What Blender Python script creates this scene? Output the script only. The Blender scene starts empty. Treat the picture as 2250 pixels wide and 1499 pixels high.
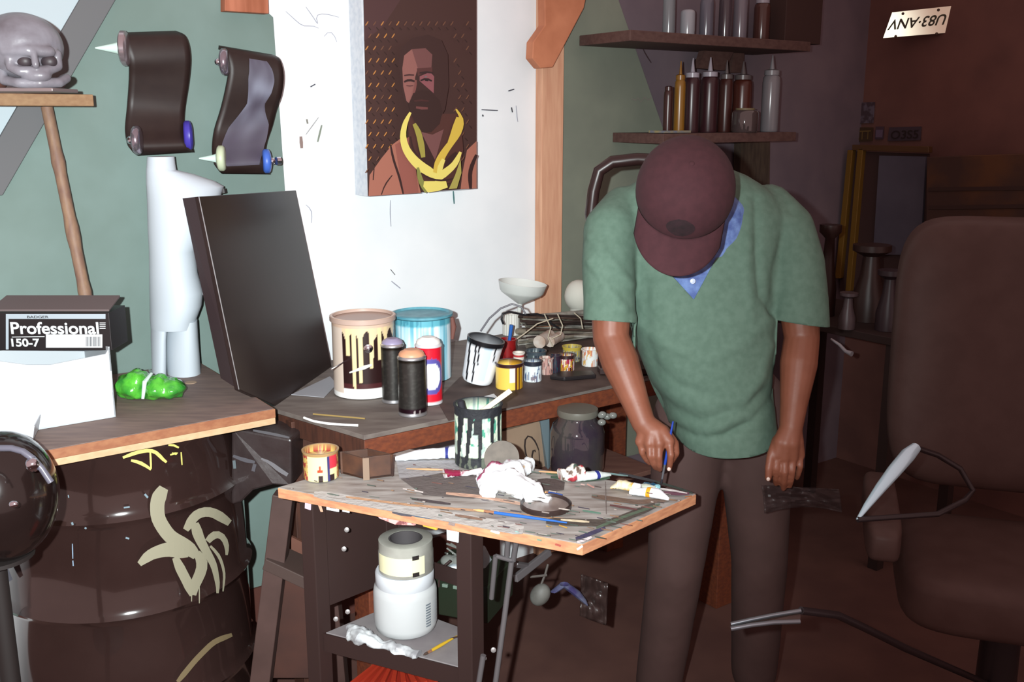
import bpy, bmesh, math, random
from mathutils import Vector, Matrix, noise
random.seed(7)
S = bpy.context.scene
# ---------------------------------------------------------------- camera, light, exposure
F = 2187.0; TILT = math.radians(12.7); CH = 1.65
cam = bpy.data.cameras.new('camera'); cam.sensor_width = 36; cam.lens = 36*F/2250
cam.clip_start = .05; cam.clip_end = 60
camo = bpy.data.objects.new('camera', cam); S.collection.objects.link(camo)
camo.location = (0, 0, CH); camo.rotation_euler = (math.pi/2-TILT, 0, 0)
S.camera = camo
S.view_settings.view_transform = 'Standard'; S.view_settings.look = 'None'
S.view_settings.exposure = 0; S.view_settings.gamma = 1; S.view_settings.use_curve_mapping = False
wd = bpy.data.worlds.new('ambient_lift'); S.world = wd; wd.use_nodes = True  # warm ambient fill added to lift the blacks, not a lamp of the room
wd.node_tree.nodes['Background'].inputs[0].default_value = (1, .66, .62, 1)
wd.node_tree.nodes['Background'].inputs[1].default_value = .60
# the camera's own flash: a bare tube left of and above the lens, aimed a little left and down
fl = bpy.data.lights.new('flash', 'SPOT'); fl.energy = 570; fl.spot_size = math.radians(86); fl.spot_blend = 1.0
fl.shadow_soft_size = .012; fl.color = (.93, 1.0, 1.0)
flo = bpy.data.objects.new('flash', fl); S.collection.objects.link(flo); flo.location = (-.09, 0, CH+.035)

def ray(x, y):
    u = (x-1125)/F; v = -(y-749.5)/F
    return Vector((u, math.cos(TILT)+v*math.sin(TILT), -math.sin(TILT)+v*math.cos(TILT)))
O = Vector((0, 0, CH))
flo.rotation_euler = (ray(500, 760)).to_track_quat('-Z', 'Y').to_euler()
def P(x, y, z):                      # pixel -> point on horizontal plane z
    r = ray(x, y); return O + r*((z-CH)/r.z)
def D(x, y, Y):                      # pixel -> point at distance Y into the room
    r = ray(x, y); return O + r*(Y/r.y)
A36 = math.radians(36)
ds = Vector((math.cos(A36), math.sin(A36), 0)); dw = Vector((-math.sin(A36), math.cos(A36), 0)); up = Vector((0, 0, 1))
def G(s, w, z): return ds*s + dw*w + up*z      # point in the back wall's own frame
def W(x, y, w=2.85):                 # pixel -> point on plane parallel to the back wall
    r = ray(x, y); return O + r*(w/r.dot(dw))
def R(x, y, s=4.03):                 # pixel -> point on plane parallel to the right wall
    r = ray(x, y); return O + r*(s/r.dot(ds))

# ---------------------------------------------------------------- materials
def lin(c):
    return tuple(((v/255)/12.92 if v/255 <= .04045 else ((v/255+.055)/1.055)**2.4) for v in c)
MATS = {}
def mat(name, c, rough=.7, metal=0., c2=None, scale=8., stretch=(1, 1, 1), bump=0., alpha=1., trans=0., spec=.5, lo=.35, hi=.65, coat=0., ior=1.45, detail=6):
    if name in MATS: return MATS[name]
    m = bpy.data.materials.new(name); m.use_nodes = True; nt = m.node_tree; b = nt.nodes['Principled BSDF']
    L = lin(c); b.inputs['Base Color'].default_value = (*L, 1); b.inputs['Roughness'].default_value = rough
    b.inputs['Metallic'].default_value = metal; b.inputs['Alpha'].default_value = alpha
    b.inputs['Transmission Weight'].default_value = trans; b.inputs['Specular IOR Level'].default_value = spec
    b.inputs['Coat Weight'].default_value = coat; b.inputs['IOR'].default_value = ior
    if c2 or bump:
        tc = nt.nodes.new('ShaderNodeTexCoord'); mp = nt.nodes.new('ShaderNodeMapping'); mp.inputs['Scale'].default_value = stretch
        mp.inputs['Rotation'].default_value = (0, 0, -A36)
        nz = nt.nodes.new('ShaderNodeTexNoise'); nz.inputs['Scale'].default_value = scale; nz.inputs['Detail'].default_value = detail
        nt.links.new(tc.outputs['Object'], mp.inputs[0]); nt.links.new(mp.outputs[0], nz.inputs['Vector'])
        if c2:
            rp = nt.nodes.new('ShaderNodeValToRGB'); rp.color_ramp.elements[0].position = lo; rp.color_ramp.elements[1].position = hi
            rp.color_ramp.elements[0].color = (*L, 1); rp.color_ramp.elements[1].color = (*lin(c2), 1)
            nt.links.new(nz.outputs['Fac'], rp.inputs[0]); nt.links.new(rp.outputs[0], b.inputs['Base Color'])
        if bump:
            bp = nt.nodes.new('ShaderNodeBump'); bp.inputs['Strength'].default_value = bump; bp.inputs['Distance'].default_value = .01
            nt.links.new(nz.outputs['Fac'], bp.inputs['Height']); nt.links.new(bp.outputs[0], b.inputs['Normal'])
    MATS[name] = m; return m
def vmat(name, rough=.6, metal=0., bump=0., spec=.5):          # colour comes from the mesh's own paint
    if name in MATS: return MATS[name]
    m = bpy.data.materials.new(name); m.use_nodes = True; nt = m.node_tree; b = nt.nodes['Principled BSDF']
    a = nt.nodes.new('ShaderNodeAttribute'); a.attribute_name = 'Col'
    nt.links.new(a.outputs['Color'], b.inputs['Base Color']); b.inputs['Roughness'].default_value = rough; b.inputs['Metallic'].default_value = metal
    b.inputs['Specular IOR Level'].default_value = spec
    if bump:
        nz = nt.nodes.new('ShaderNodeTexNoise'); nz.inputs['Scale'].default_value = 60
        tc = nt.nodes.new('ShaderNodeTexCoord'); nt.links.new(tc.outputs['Object'], nz.inputs['Vector'])
        bp = nt.nodes.new('ShaderNodeBump'); bp.inputs['Strength'].default_value = bump; bp.inputs['Distance'].default_value = .006
        nt.links.new(nz.outputs['Fac'], bp.inputs['Height']); nt.links.new(bp.outputs[0], b.inputs['Normal'])
    MATS[name] = m; return m
PAINT = vmat('flat_paint', .6); GLOSSP = vmat('gloss_paint', .3); ROUGHP = vmat('crusty_paint', .75, bump=.6)

# ---------------------------------------------------------------- mesh collecting
class MB:
    def __init__(s): s.v = []; s.f = []; s.c = []; s.smooth = False
    def add(s, vs, fs, col=None):
        n = len(s.v); s.v += [Vector(v) for v in vs]; s.f += [tuple(i+n for i in f) for f in fs]
        if col is None: s.c += [(1, 1, 1)]*len(vs)
        elif isinstance(col, list): s.c += col
        else: s.c += [lin(col)]*len(vs)
        return s
    def hexa(s, b, t, col=None):     # bottom loop + top loop
        n = len(b); fs = [tuple(range(n))[::-1], tuple(range(n, 2*n))]+[(i, (i+1) % n, n+(i+1) % n, n+i) for i in range(n)]
        return s.add(list(b)+list(t), fs, col)
    def box(s, c, size, ax=None, col=None):   # centre, (along ds, along dw, z) sizes
        X, Y, Z = ax or (ds, dw, up); c = Vector(c); a, b, h = size[0]/2, size[1]/2, size[2]/2
        q = [(-a, -b), (a, -b), (a, b), (-a, b)]
        return s.hexa([c+X*i+Y*j-Z*h for i, j in q], [c+X*i+Y*j+Z*h for i, j in q], col)
    def slab(s, poly, n, th, col=None):
        n = Vector(n).normalized()*th; return s.hexa([Vector(p) for p in poly], [Vector(p)+n for p in poly], col)
    def lathe(s, prof, c, ax=up, seg=32, colfn=None, col=None, sy=1.):   # prof: (radius, height along ax)
        c = Vector(c); ax = Vector(ax).normalized(); X = ax.orthogonal().normalized()
        if abs(ax.z) > .9: X = Vector((1, 0, 0)); X = (X-ax*X.dot(ax)).normalized()
        Y = ax.cross(X); vs = []; cs = []
        for k, (r, h) in enumerate(prof):
            for i in range(seg):
                a = 2*math.pi*i/seg; vs.append(c+X*(math.cos(a)*r)+Y*(math.sin(a)*r*sy)+ax*h)
                if colfn: cs.append(lin(colfn(math.degrees(a) % 360, h, k)))
        fs = []
        for k in range(len(prof)-1):
            for i in range(seg):
                j = (i+1) % seg; fs.append((k*seg+i, k*seg+j, (k+1)*seg+j, (k+1)*seg+i))
        if prof[0][0] > 1e-4: fs.append(tuple(range(seg))[::-1])
        if prof[-1][0] > 1e-4: fs.append(tuple(range((len(prof)-1)*seg, len(prof)*seg)))
        return s.add(vs, fs, cs if colfn else col)
    def tube(s, pts, r, seg=8, col=None):
        pts = [Vector(p) for p in pts]; rs = r if isinstance(r, (list, tuple)) else [r]*len(pts); vs = []
        t0 = (pts[1]-pts[0]).normalized(); X = t0.orthogonal().normalized()
        for k, p in enumerate(pts):
            t = (pts[min(k+1, len(pts)-1)]-pts[max(k-1, 0)]).normalized(); X = (X-t*X.dot(t)).normalized(); Y = t.cross(X)
            for i in range(seg):
                a = 2*math.pi*i/seg; vs.append(p+(X*math.cos(a)+Y*math.sin(a))*rs[k])
        n = len(pts); fs = [(k*seg+i, k*seg+(i+1) % seg, (k+1)*seg+(i+1) % seg, (k+1)*seg+i) for k in range(n-1) for i in range(seg)]
        fs += [tuple(range(seg))[::-1], tuple(range((n-1)*seg, n*seg))]
        return s.add(vs, fs, col)
    def ell(s, c, rad, rot=None, seg=20, rings=12, col=None, colfn=None):
        rot = rot or Matrix.Identity(3); c = Vector(c); vs = []; cs = []
        for k in range(rings+1):
            th = math.pi*k/rings
            for i in range(seg):
                a = 2*math.pi*i/seg; d = Vector((math.sin(th)*math.cos(a), math.sin(th)*math.sin(a), math.cos(th)))
                vs.append(c+rot @ Vector((d.x*rad[0], d.y*rad[1], d.z*rad[2])))
                if colfn: cs.append(lin(colfn(d)))
        fs = [(k*seg+i, (k+1)*seg+i, (k+1)*seg+(i+1) % seg, k*seg+(i+1) % seg) for k in range(rings) for i in range(seg)]
        return s.add(vs, fs, cs if colfn else col)
    def loft(s, secs, col=None):     # list of equal-length closed loops
        n = len(secs[0]); vs = [p for q in secs for p in q]
        fs = [(k*n+i, k*n+(i+1) % n, (k+1)*n+(i+1) % n, (k+1)*n+i) for k in range(len(secs)-1) for i in range(n)]
        fs += [tuple(range(n))[::-1], tuple(range((len(secs)-1)*n, len(secs)*n))]
        return s.add(vs, fs, col)
    def grid(s, fn, nu, nv, col=None, colfn=None):
        vs = [fn(i/nu, j/nv) for j in range(nv+1) for i in range(nu+1)]
        cs = [lin(colfn(i/nu, j/nv)) for j in range(nv+1) for i in range(nu+1)] if colfn else col
        fs = [(j*(nu+1)+i, j*(nu+1)+i+1, (j+1)*(nu+1)+i+1, (j+1)*(nu+1)+i) for j in range(nv) for i in range(nu)]
        return s.add(vs, fs, cs)

def wloc(o):
    v = Vector((0, 0, 0))
    while o: v = v+Vector(o.location); o = o.parent
    return v
def tag(o, label=None, cat=None, group=None, kind=None):
    if label: o['label'] = label
    if cat: o['category'] = cat
    if group: o['group'] = group
    if kind: o['kind'] = kind
    return o
def thing(name, label, cat, loc, group=None):
    o = bpy.data.objects.new(name, None); S.collection.objects.link(o); o.location = Vector(loc); o.empty_display_size = .05
    return tag(o, label, cat, group)
def obj(name, mb, m, parent=None, smooth=None, bevel=0, solid=0, sub=0, **kw):
    lo = Vector([min(v[i] for v in mb.v) for i in range(3)]); hi = Vector([max(v[i] for v in mb.v) for i in range(3)])
    org = Vector(((lo.x+hi.x)/2, (lo.y+hi.y)/2, lo.z)); base = wloc(parent) if parent else Vector((0, 0, 0))
    me = bpy.data.meshes.new(name); me.from_pydata([tuple(v-org) for v in mb.v], [], mb.f); me.update()
    a = me.color_attributes.new('Col', 'FLOAT_COLOR', 'POINT')
    flat = []
    for c in mb.c: flat += [c[0], c[1], c[2], 1.0]
    a.data.foreach_set('color', flat)
    bm = bmesh.new(); bm.from_mesh(me); bmesh.ops.remove_doubles(bm, verts=bm.verts, dist=1e-6)
    bmesh.ops.recalc_face_normals(bm, faces=bm.faces); bm.to_mesh(me); bm.free()
    me.materials.append(m)
    if smooth if smooth is not None else mb.smooth:
        me.polygons.foreach_set('use_smooth', [True]*len(me.polygons))
        try: me.set_sharp_from_angle(angle=math.radians(50))
        except Exception: pass
    o = bpy.data.objects.new(name, me); S.collection.objects.link(o); o.parent = parent; o.location = org-base
    if solid: d = o.modifiers.new('thickness', 'SOLIDIFY'); d.thickness = solid; d.offset = 0
    if sub: d = o.modifiers.new('smooth', 'SUBSURF'); d.levels = d.render_levels = sub
    if bevel: d = o.modifiers.new('bevel', 'BEVEL'); d.width = bevel; d.segments = 2
    return tag(o, **kw)
def struct(name, mb, m, parent=None, **k): return obj(name, mb, m, parent, kind=(None if parent else 'structure'), **k)

# flat marks: strokes and patches given in photo pixels, laid on a surface function sf(x, y, lift)
def marks(name, items, sf, m, parent, **k):
    mb = MB(); L = 0
    for it in items:
        L += 1; col = it[1]; pts = it[2]
        if it[0] == 'p':
            mb.add([sf(x, y, L) for x, y in pts], [tuple(range(len(pts)))], col)
        else:
            w = it[3]; P2 = []
            for a, b in zip(pts[:-1], pts[1:]):
                n = max(1, int(math.hypot(b[0]-a[0], b[1]-a[1])/10))
                P2 += [(a[0]+(b[0]-a[0])*t/n, a[1]+(b[1]-a[1])*t/n) for t in range(n)]
            P2.append(pts[-1])
            for _ in range(it[4] if len(it) > 4 else 2):
                P2 = [P2[0]]+[((P2[i-1][0]+2*P2[i][0]+P2[i+1][0])/4, (P2[i-1][1]+2*P2[i][1]+P2[i+1][1])/4) for i in range(1, len(P2)-1)]+[P2[-1]]
            n = len(P2); vs = []
            for i, p in enumerate(P2):
                a = P2[max(i-1, 0)]; b = P2[min(i+1, n-1)]; dx, dy = b[0]-a[0], b[1]-a[1]; q = math.hypot(dx, dy) or 1
                t = i/(n-1); ww = (w if not isinstance(w, tuple) else w[0]+(w[1]-w[0])*t)/2
                e = min(1, .65+min(i, n-1-i)*.2)
                nc = max(1, min(6, int(ww/5)))
                row = [(p[0]-dy/q*ww*e*(c/nc), p[1]+dx/q*ww*e*(c/nc)) for c in range(-nc, nc+1)]
                vs.append([sf(x, y, L) for x, y in row])
            k2 = min(len(r) for r in vs); vs = [[r[int(j*(len(r)-1)/(k2-1))] for j in range(k2)] for r in vs]
            mb.add([p for r in vs for p in r], [(i*k2+j, i*k2+j+1, (i+1)*k2+j+1, (i+1)*k2+j) for i in range(n-1) for j in range(k2-1)], col)
    return obj(name, mb, m, parent, **k)

def text_mesh(s, size, origin, X, Y, parent, m, name='lettering', bold=0., th=.0004, squash=1., width=None, **k):
    cu = bpy.data.curves.new('t', 'FONT'); cu.body = s; cu.size = 1; cu.offset = bold; cu.extrude = 0
    o = bpy.data.objects.new('t', cu); S.collection.objects.link(o)
    dg = bpy.context.evaluated_depsgraph_get(); me = bpy.data.meshes.new_from_object(o.evaluated_get(dg))
    bpy.data.objects.remove(o)
    mb = MB(); vs = [v.co.copy() for v in me.vertices]; mnx = min(v.x for v in vs); mxx = max(v.x for v in vs)
    sx = (width/(mxx-mnx)) if width else size
    X = Vector(X).normalized(); Y = Vector(Y).normalized(); N = X.cross(Y)
    mb.add([Vector(origin)+X*((v.x-mnx)*sx)+Y*(v.y*size)+N*th for v in vs], [tuple(p.vertices) for p in me.polygons])
    bpy.data.meshes.remove(me)
    return obj(name, mb, m, parent, **k)

def cylpx(x0, x1, ytop, ybot, z):    # upright round thing standing at height z, measured in the photo
    f = P((x0+x1)/2, ybot, z); d = f-O; h = Vector((d.x, d.y, 0)).normalized()
    fwd = Vector((0, math.cos(TILT), -math.sin(TILT))); zc = d.dot(fwd)
    r = (x1-x0)/2/F*zc; r = r*(1+r/zc)
    t = ray((x0+x1)/2, ytop); top = O+t*(f.y/t.y)
    return f+h*r, r, top.z-z

# ---------------------------------------------------------------- the room
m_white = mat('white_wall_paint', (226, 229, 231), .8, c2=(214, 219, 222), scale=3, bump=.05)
m_white_dim = mat('white_wall_dimmed', (112, 98, 104), .85, c2=(98, 86, 94), scale=4)  # far end of the white wall, flash falloff darkened into its colour
m_green = mat('green_drywall', (110, 128, 123), .85, c2=(102, 119, 113), scale=5)
m_floor = mat('dark_floor', (84, 56, 50), .8, c2=(96, 66, 58), scale=6)
m_brownwall = mat('brown_board', (112, 76, 68), .8, c2=(98, 66, 60), scale=5)
m_stud = mat('pine_stud', (206, 160, 130), .7, c2=(190, 140, 112), scale=9, stretch=(6, 6, .6))
m_dark = mat('dark_brown_wood', (84, 54, 46), .7, c2=(96, 66, 56), scale=9, stretch=(1, 6, 6))
WW = 2.85
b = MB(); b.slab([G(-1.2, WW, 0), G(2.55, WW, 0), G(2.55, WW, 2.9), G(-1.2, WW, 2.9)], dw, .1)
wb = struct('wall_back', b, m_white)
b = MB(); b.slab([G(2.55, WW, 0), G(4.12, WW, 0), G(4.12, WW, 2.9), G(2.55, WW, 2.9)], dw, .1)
wb2 = struct('wall_back', b, m_white_dim)
b = MB(); b.slab([G(4.06, WW, 0), G(4.06, -1.2, 0), G(4.06, -1.2, 2.9), G(4.06, WW, 2.9)], ds, .1)
wr = struct('wall_right', b, m_brownwall)
b = MB(); b.box(G(1.5, .9, -.05), (5.6, 4.3, .1)); struct('floor', b, m_floor)
# skirting board of brown wood under the green sheet
b = MB(); b.slab([G(.2, WW-.02, 0), G(2.0, WW-.02, 0), G(2.0, WW-.02, .19), G(.2, WW-.02, .19)], dw, .018)
struct('baseboard_back', b, mat('brown_skirting', (84, 46, 38), .7), )
# green drywall sheets screwed over the white wall
def wallpoly(pts, off, th, name, m, lab, cat='drywall sheet'):
    pp = [W(x, y, WW-off-th) for x, y in pts]; b = MB(); b.slab(pp, dw, th); return obj(name, b, m, None, bevel=.001, label=lab, cat=cat)
gs = [W(172, 0, WW-.012), G(.70, WW-.012, 2.35), G(1.215, WW-.012, 2.02)]
b = MB(); q = lambda x, y: W(x, y, WW-.012)
p_tl = q(172, 0); p_bl = q(0, 295); dirn = (p_bl-p_tl)
b.slab([p_tl-dirn*.45, q(600, 38)+Vector((0, 0, .02))-ds*.45+up*.35, q(600, 38), G(1.245, WW-.012, .19), G(.2, WW-.012, .19), p_bl+dirn*.5], dw, .0118)
tag(obj('drywall_sheet', b, m_green, None), 'green drywall sheet with slanted left edge behind the curved boards', 'drywall')
b = MB(); b.slab([q(1232, -20), q(1352, -20), q(1470, 320), q(1580, 640), G(3.1, WW-.012, .3), G(2.26, WW-.012, .3)], dw, .0118)
tag(obj('drywall_sheet', b, mat('green_drywall_dull', (118, 124, 110), .85, c2=(108, 114, 102), scale=5), None), 'green drywall sheet with slanted right edge beside the orange stud', 'drywall')
# grey strip added to stand in for the shade band along the slanted edge
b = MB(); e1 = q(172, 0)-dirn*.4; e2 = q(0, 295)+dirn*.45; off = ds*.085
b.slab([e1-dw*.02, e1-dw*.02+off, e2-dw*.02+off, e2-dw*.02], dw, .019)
tag(obj('shade_strip', b, mat('grey_shade_strip', (94, 94, 96), .85), None, bevel=.002), 'slanted grey strip standing in for shade along the left drywall edge', 'shade_strip')
b = MB(); b.slab([G(-1.0, WW-.006, .2), p_bl+dirn*.5-dw*.006+ds*.0, p_tl-dirn*.45-dw*.006, G(-1.0, WW-.006, 2.8)], dw, .005)
struct('wall_back', b, mat('blue_grey_wall', (166, 178, 184), .85))  # thin blue-grey slab over the wall left of the slanted edge
# stud and brace
t = thing('wall_stud', 'orange pine stud between white wall and right drywall sheet', 'stud', W(1215, 700, WW-.04).xy.to_3d())
b = MB(); s0 = W(1191, 300, WW-.04).dot(ds); s1 = W(1238, 300, WW-.04).dot(ds)
b.box(G((s0+s1)/2, WW-.02, 1.45), (s1-s0, .038, 2.9)); obj('post', b, m_stud, t, bevel=.002)
b = MB()
bp = [W(x, y, WW-.085) for x, y in [(1196, -60), (1300, -60), (1283, 18), (1215, 148), (1188, 150), (1170, 128), (1172, 92), (1198, 55)]]
b.slab(bp, dw, .04); obj('brace', b, mat('pine_brace', (186, 120, 88), .7, c2=(166, 102, 72), scale=9), t, bevel=.003)
b = MB(); b.slab([W(x, y, WW-.05) for x, y in [(494, -60), (588, -60), (591, 30), (494, 24)]], dw, .035)
tag(obj('wood_block', b, mat('orange_block', (170, 104, 78), .7, c2=(140, 78, 52), scale=6, stretch=(5, 5, .5)), None, bevel=.002), 'orange wood block above the left drywall sheet', 'wood')
# pencil scribbles and scuffs on the white wall
sfw = lambda x, y, L: W(x, y, WW-.0015-.0002*L)
gy = (150, 152, 165); dk = (70, 70, 80)
marks('wall_scuffs', [('s', gy, [(628, 25), (650, 45), (668, 62), (690, 52), (700, 62)], 1.6), ('s', gy, [(672, 15), (690, 40), (702, 60), (690, 30), (708, 28), (745, 38)], 1.6),
    ('s', gy, [(712, 80), (716, 66), (732, 66), (740, 92)], 1.6), ('s', dk, [(682, 191), (693, 185)], 4), ('s', (120, 118, 110), [(674, 262), (676, 272)], 6), ('s', (150, 150, 150), [(672, 296), (700, 258)], 2.5),
    ('s', (130, 110, 105), [(661, 300), (663, 326)], 9), ('s', (120, 128, 115), [(707, 275), (698, 312)], 5), ('s', dk, [(1058, 241), (1094, 243)], 3), ('s', (60, 62, 70), [(1060, 252), (1062, 256)], 5),
    ('s', dk, [(1117, 200), (1130, 196)], 4), ('s', (50, 50, 60), [(1124, 236), (1126, 247)], 4), ('s', gy, [(1134, 232), (1139, 250), (1132, 255), (1138, 268)], 2), ('s', gy, [(858, 440), (857, 470), (859, 498)], 2),
    ('s', (90, 90, 95), [(858, 592), (868, 604)], 2.5), ('s', gy, [(860, 618), (880, 634)], 3), ('s', gy, [(672, 450), (688, 462), (684, 490)], 2), ('s', (70, 110, 110), [(996, 420), (998, 448)], 4)], sfw, PAINT, wb, kind='stuff', label='pencil lines and paint scuffs')

# ---------------------------------------------------------------- portrait canvas
CW = WW-.085
cv = thing('portrait_painting', 'unframed portrait canvas of a bearded man in a yellow scarf', 'painting', W(925, 430, CW))
c0 = W(808, 432, CW); c1 = W(1048, 415, CW); c2_ = W(1048, -60, CW); c3 = W(795, -60, CW); c3 = Vector((c0.x, c0.y, c3.z)); c2_ = Vector((c1.x, c1.y, c3.z))
b = MB(); b.slab([c0, c1, c2_, c3], dw, .083); obj('canvas', b, mat('raw_canvas', (200, 205, 211), .85, c2=(182, 190, 200), scale=60, lo=.4, hi=.7), cv, bevel=.001)
sfc = lambda x, y, L: W(x, y, CW-.001-.00035*L)
bg = (62, 38, 34)
it = [('p', bg, [(797, -60), (1047, -60), (1047, 414), (808, 431)]), ('p', (70, 44, 44), [(799, 0), (880, 0), (840, 60), (800, 90)])]
for j in range(13):
    for i in range(16):
        x = 806+i*17+(j % 2)*7; y = 52+j*27
        if x > 1030 or (868 < x < 1000 and y > 75 and y < 400) or (x > 1000 and j < 6 and random.random() < .5): continue
        w_ = random.random(); c = (150+int(30*w_), 100+int(20*w_), 58) if x < 880 and w_ > .25 else (98, 64, 48)
        it.append(('s', c, [(x-3, y+4), (x, y), (x+3, y-5)], 3.2, 0))
        if j < 12: it.append(('s', (44, 25, 22), [(x+4, y+8), (x+9, y+14)], 3, 0))
coat = (150, 94, 78); coat2 = (132, 76, 66); dkp = (46, 22, 20); yl = (206, 190, 98); yl2 = (190, 160, 62); ol = (142, 132, 58)
it += [('p', coat, [(810, 431), (812, 385), (838, 348), (862, 318), (886, 300), (905, 340), (925, 424)]),
       ('p', coat2, [(868, 318), (900, 300), (915, 380), (920, 424), (885, 426)]),
       ('s', dkp, [(858, 318), (864, 350), (878, 390), (886, 426)], 5), ('s', dkp, [(862, 385), (842, 410), (838, 428)], 3), ('s', dkp, [(822, 370), (820, 396)], 3),
       ('p', coat, [(1047, 310), (1026, 330), (1016, 380), (1012, 416), (1047, 414)]), ('s', dkp, [(1047, 340), (1032, 375), (1034, 415)], 9),
       ('p', (70, 38, 32), [(896, 250), (1012, 250), (1018, 330), (1005, 400), (930, 410), (900, 340)]),
       # head
       ('p', (52, 30, 27), [(876, 140), (882, 105), (905, 84), (940, 76), (970, 88), (984, 120), (986, 190), (978, 240), (960, 275), (930, 285), (905, 255), (886, 210)]),
       ('p', (128, 82, 76), [(884, 150), (888, 122), (905, 108), (922, 112), (918, 150), (912, 170), (912, 205), (905, 232), (893, 222), (886, 190)]),
       ('p', (100, 62, 60), [(905, 108), (935, 106), (950, 120), (948, 150), (918, 150)]),
       ('p', (122, 70, 74), [(922, 168), (945, 158), (954, 168), (953, 205), (938, 192), (922, 178)]),
       ('p', (74, 40, 38), [(916, 150), (950, 148), (950, 160), (930, 160), (918, 168)]),
       ('s', (44, 24, 24), [(888, 180), (895, 174), (904, 174), (911, 179)], 6), ('s', (56, 30, 30), [(888, 166), (898, 161), (910, 165)], 4), ('s', (44, 24, 24), [(922, 160), (936, 154), (952, 160)], 5), ('s', (36, 20, 20), [(924, 177), (932, 171), (942, 172), (949, 178)], 5), ('s', (30, 18, 18), [(934, 176), (941, 177)], 5), ('s', (90, 96, 96), [(933, 169), (938, 168)], 3),
       ('s', (80, 44, 44), [(893, 188), (900, 192), (908, 188)], 3), ('s', (110, 64, 60), [(914, 176), (913, 196), (908, 208)], 6),
       ('p', (46, 25, 22), [(898, 228), (908, 205), (925, 198), (945, 200), (965, 220), (972, 245), (966, 272), (948, 290), (930, 292), (914, 275), (903, 250)]),
       ('s', (96, 54, 52), [(914, 236), (926, 240), (940, 238)], 7), ('s', (60, 30, 28), [(910, 222), (925, 216), (942, 222)], 5),
       ('p', (102, 64, 62), [(926, 290), (950, 296), (975, 284), (960, 340), (955, 352), (935, 318)]),
       ('p', dkp, [(916, 288), (930, 300), (955, 350), (950, 385), (930, 368), (918, 330)]),
       # scarf
       ('s', yl, [(902, 247), (890, 268), (884, 300), (892, 330), (912, 356), (940, 378), (958, 388)], (8, 26)),
       ('s', ol, [(910, 272), (920, 290), (928, 330), (930, 346)], (12, 14)), ('s', dkp, [(902, 300), (906, 330), (920, 345)], 4),
       ('s', yl2, [(1002, 240), (1018, 262), (1010, 292), (986, 320), (966, 350), (958, 380)], (6, 20)), ('s', yl2, [(1010, 258), (1004, 290), (990, 315)], 22),
       ('s', yl, [(975, 350), (966, 368), (964, 388)], 12), ('s', dkp, [(1004, 336), (984, 352), (976, 368), (982, 372)], (12, 10)),
       ('s', yl, [(1012, 334), (1000, 362), (975, 382), (955, 396)], (9, 20)), ('s', (120, 120, 60), [(918, 368), (924, 400), (938, 422)], (8, 14)),
       ('p', yl, [(932, 398), (980, 398), (984, 412), (962, 420), (940, 423), (930, 410)]), ('s', dkp, [(925, 380), (945, 394), (970, 398), (1000, 392)], 4),
       ('p', (150, 140, 70), [(1012, 350), (1014, 380), (1004, 414), (986, 416), (1000, 385)])]
marks('painted_portrait', it, sfc, vmat('oil_paint', .55), cv, label='dark oil portrait with yellow scarf')

# ---------------------------------------------------------------- ledge, clear skull, pole
m_ledge = mat('ledge_wood', (122, 90, 62), .7, c2=(134, 104, 74), scale=12, stretch=(1, 8, 8))
e = W(206, 222, 2.62); zL = W(0, 205, 2.62).z
t = thing('ledge', 'narrow brown wooden ledge under the clear skull', 'shelf', G(.3, 2.72, zL-.03))
b = MB(); s1 = e.dot(ds); b.box(G((s1-.6)/2, 2.735, zL-.014), (s1+.6, .23, .028)); obj('board', b, m_ledge, t, bevel=.002)
b = MB(); b.slab([G(.35, WW, zL-.028), G(.35, WW-.18, zL-.028), G(.35, WW, zL-.2)], ds, .025); obj('bracket', b, m_dark, t)
# clear skull
sk = D(58, 125, 2.28); zs = zL; t = thing('clear_skull', 'clear plastic skull on the ledge at the left edge', 'skull', (sk.x, sk.y, zs))
m_clear = mat('clear_plastic', (112, 102, 110), .12, alpha=.34, trans=0., coat=.3)
m_bone = mat('milky_plastic', (128, 126, 134), .35, c2=(92, 86, 92), scale=14, lo=.3, hi=.7, bump=.3)
px = 1/F*2.3
zb = zs-sk.z; skull_root = t
b = MB(); b.box((sk.x, sk.y, zs+.004), (.16, .13, .008), ax=(Vector((1, 0, 0)), Vector((0, 1, 0)), up)); obj('base_plate', b, mat('grey_plate', (110, 95, 95), .4), t, bevel=.002)
# bamboo pole
b = MB(); pa = W(103, 235, 2.79); pb = W(200, 710, 2.70); n = 20
pts = [pa.lerp(pb, i/n) for i in range(n+1)]; b.tube(pts, [.0145+(.0025 if i in (5, 11, 12, 17) else 0) for i in range(n+1)], 12)
obj('bamboo_pole', b, mat('bamboo', (112, 84, 72), .6, c2=(134, 106, 84), scale=20, stretch=(3, 3, 1)), None, smooth=True, label='brown bamboo pole leaning under the ledge', cat='pole')

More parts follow.
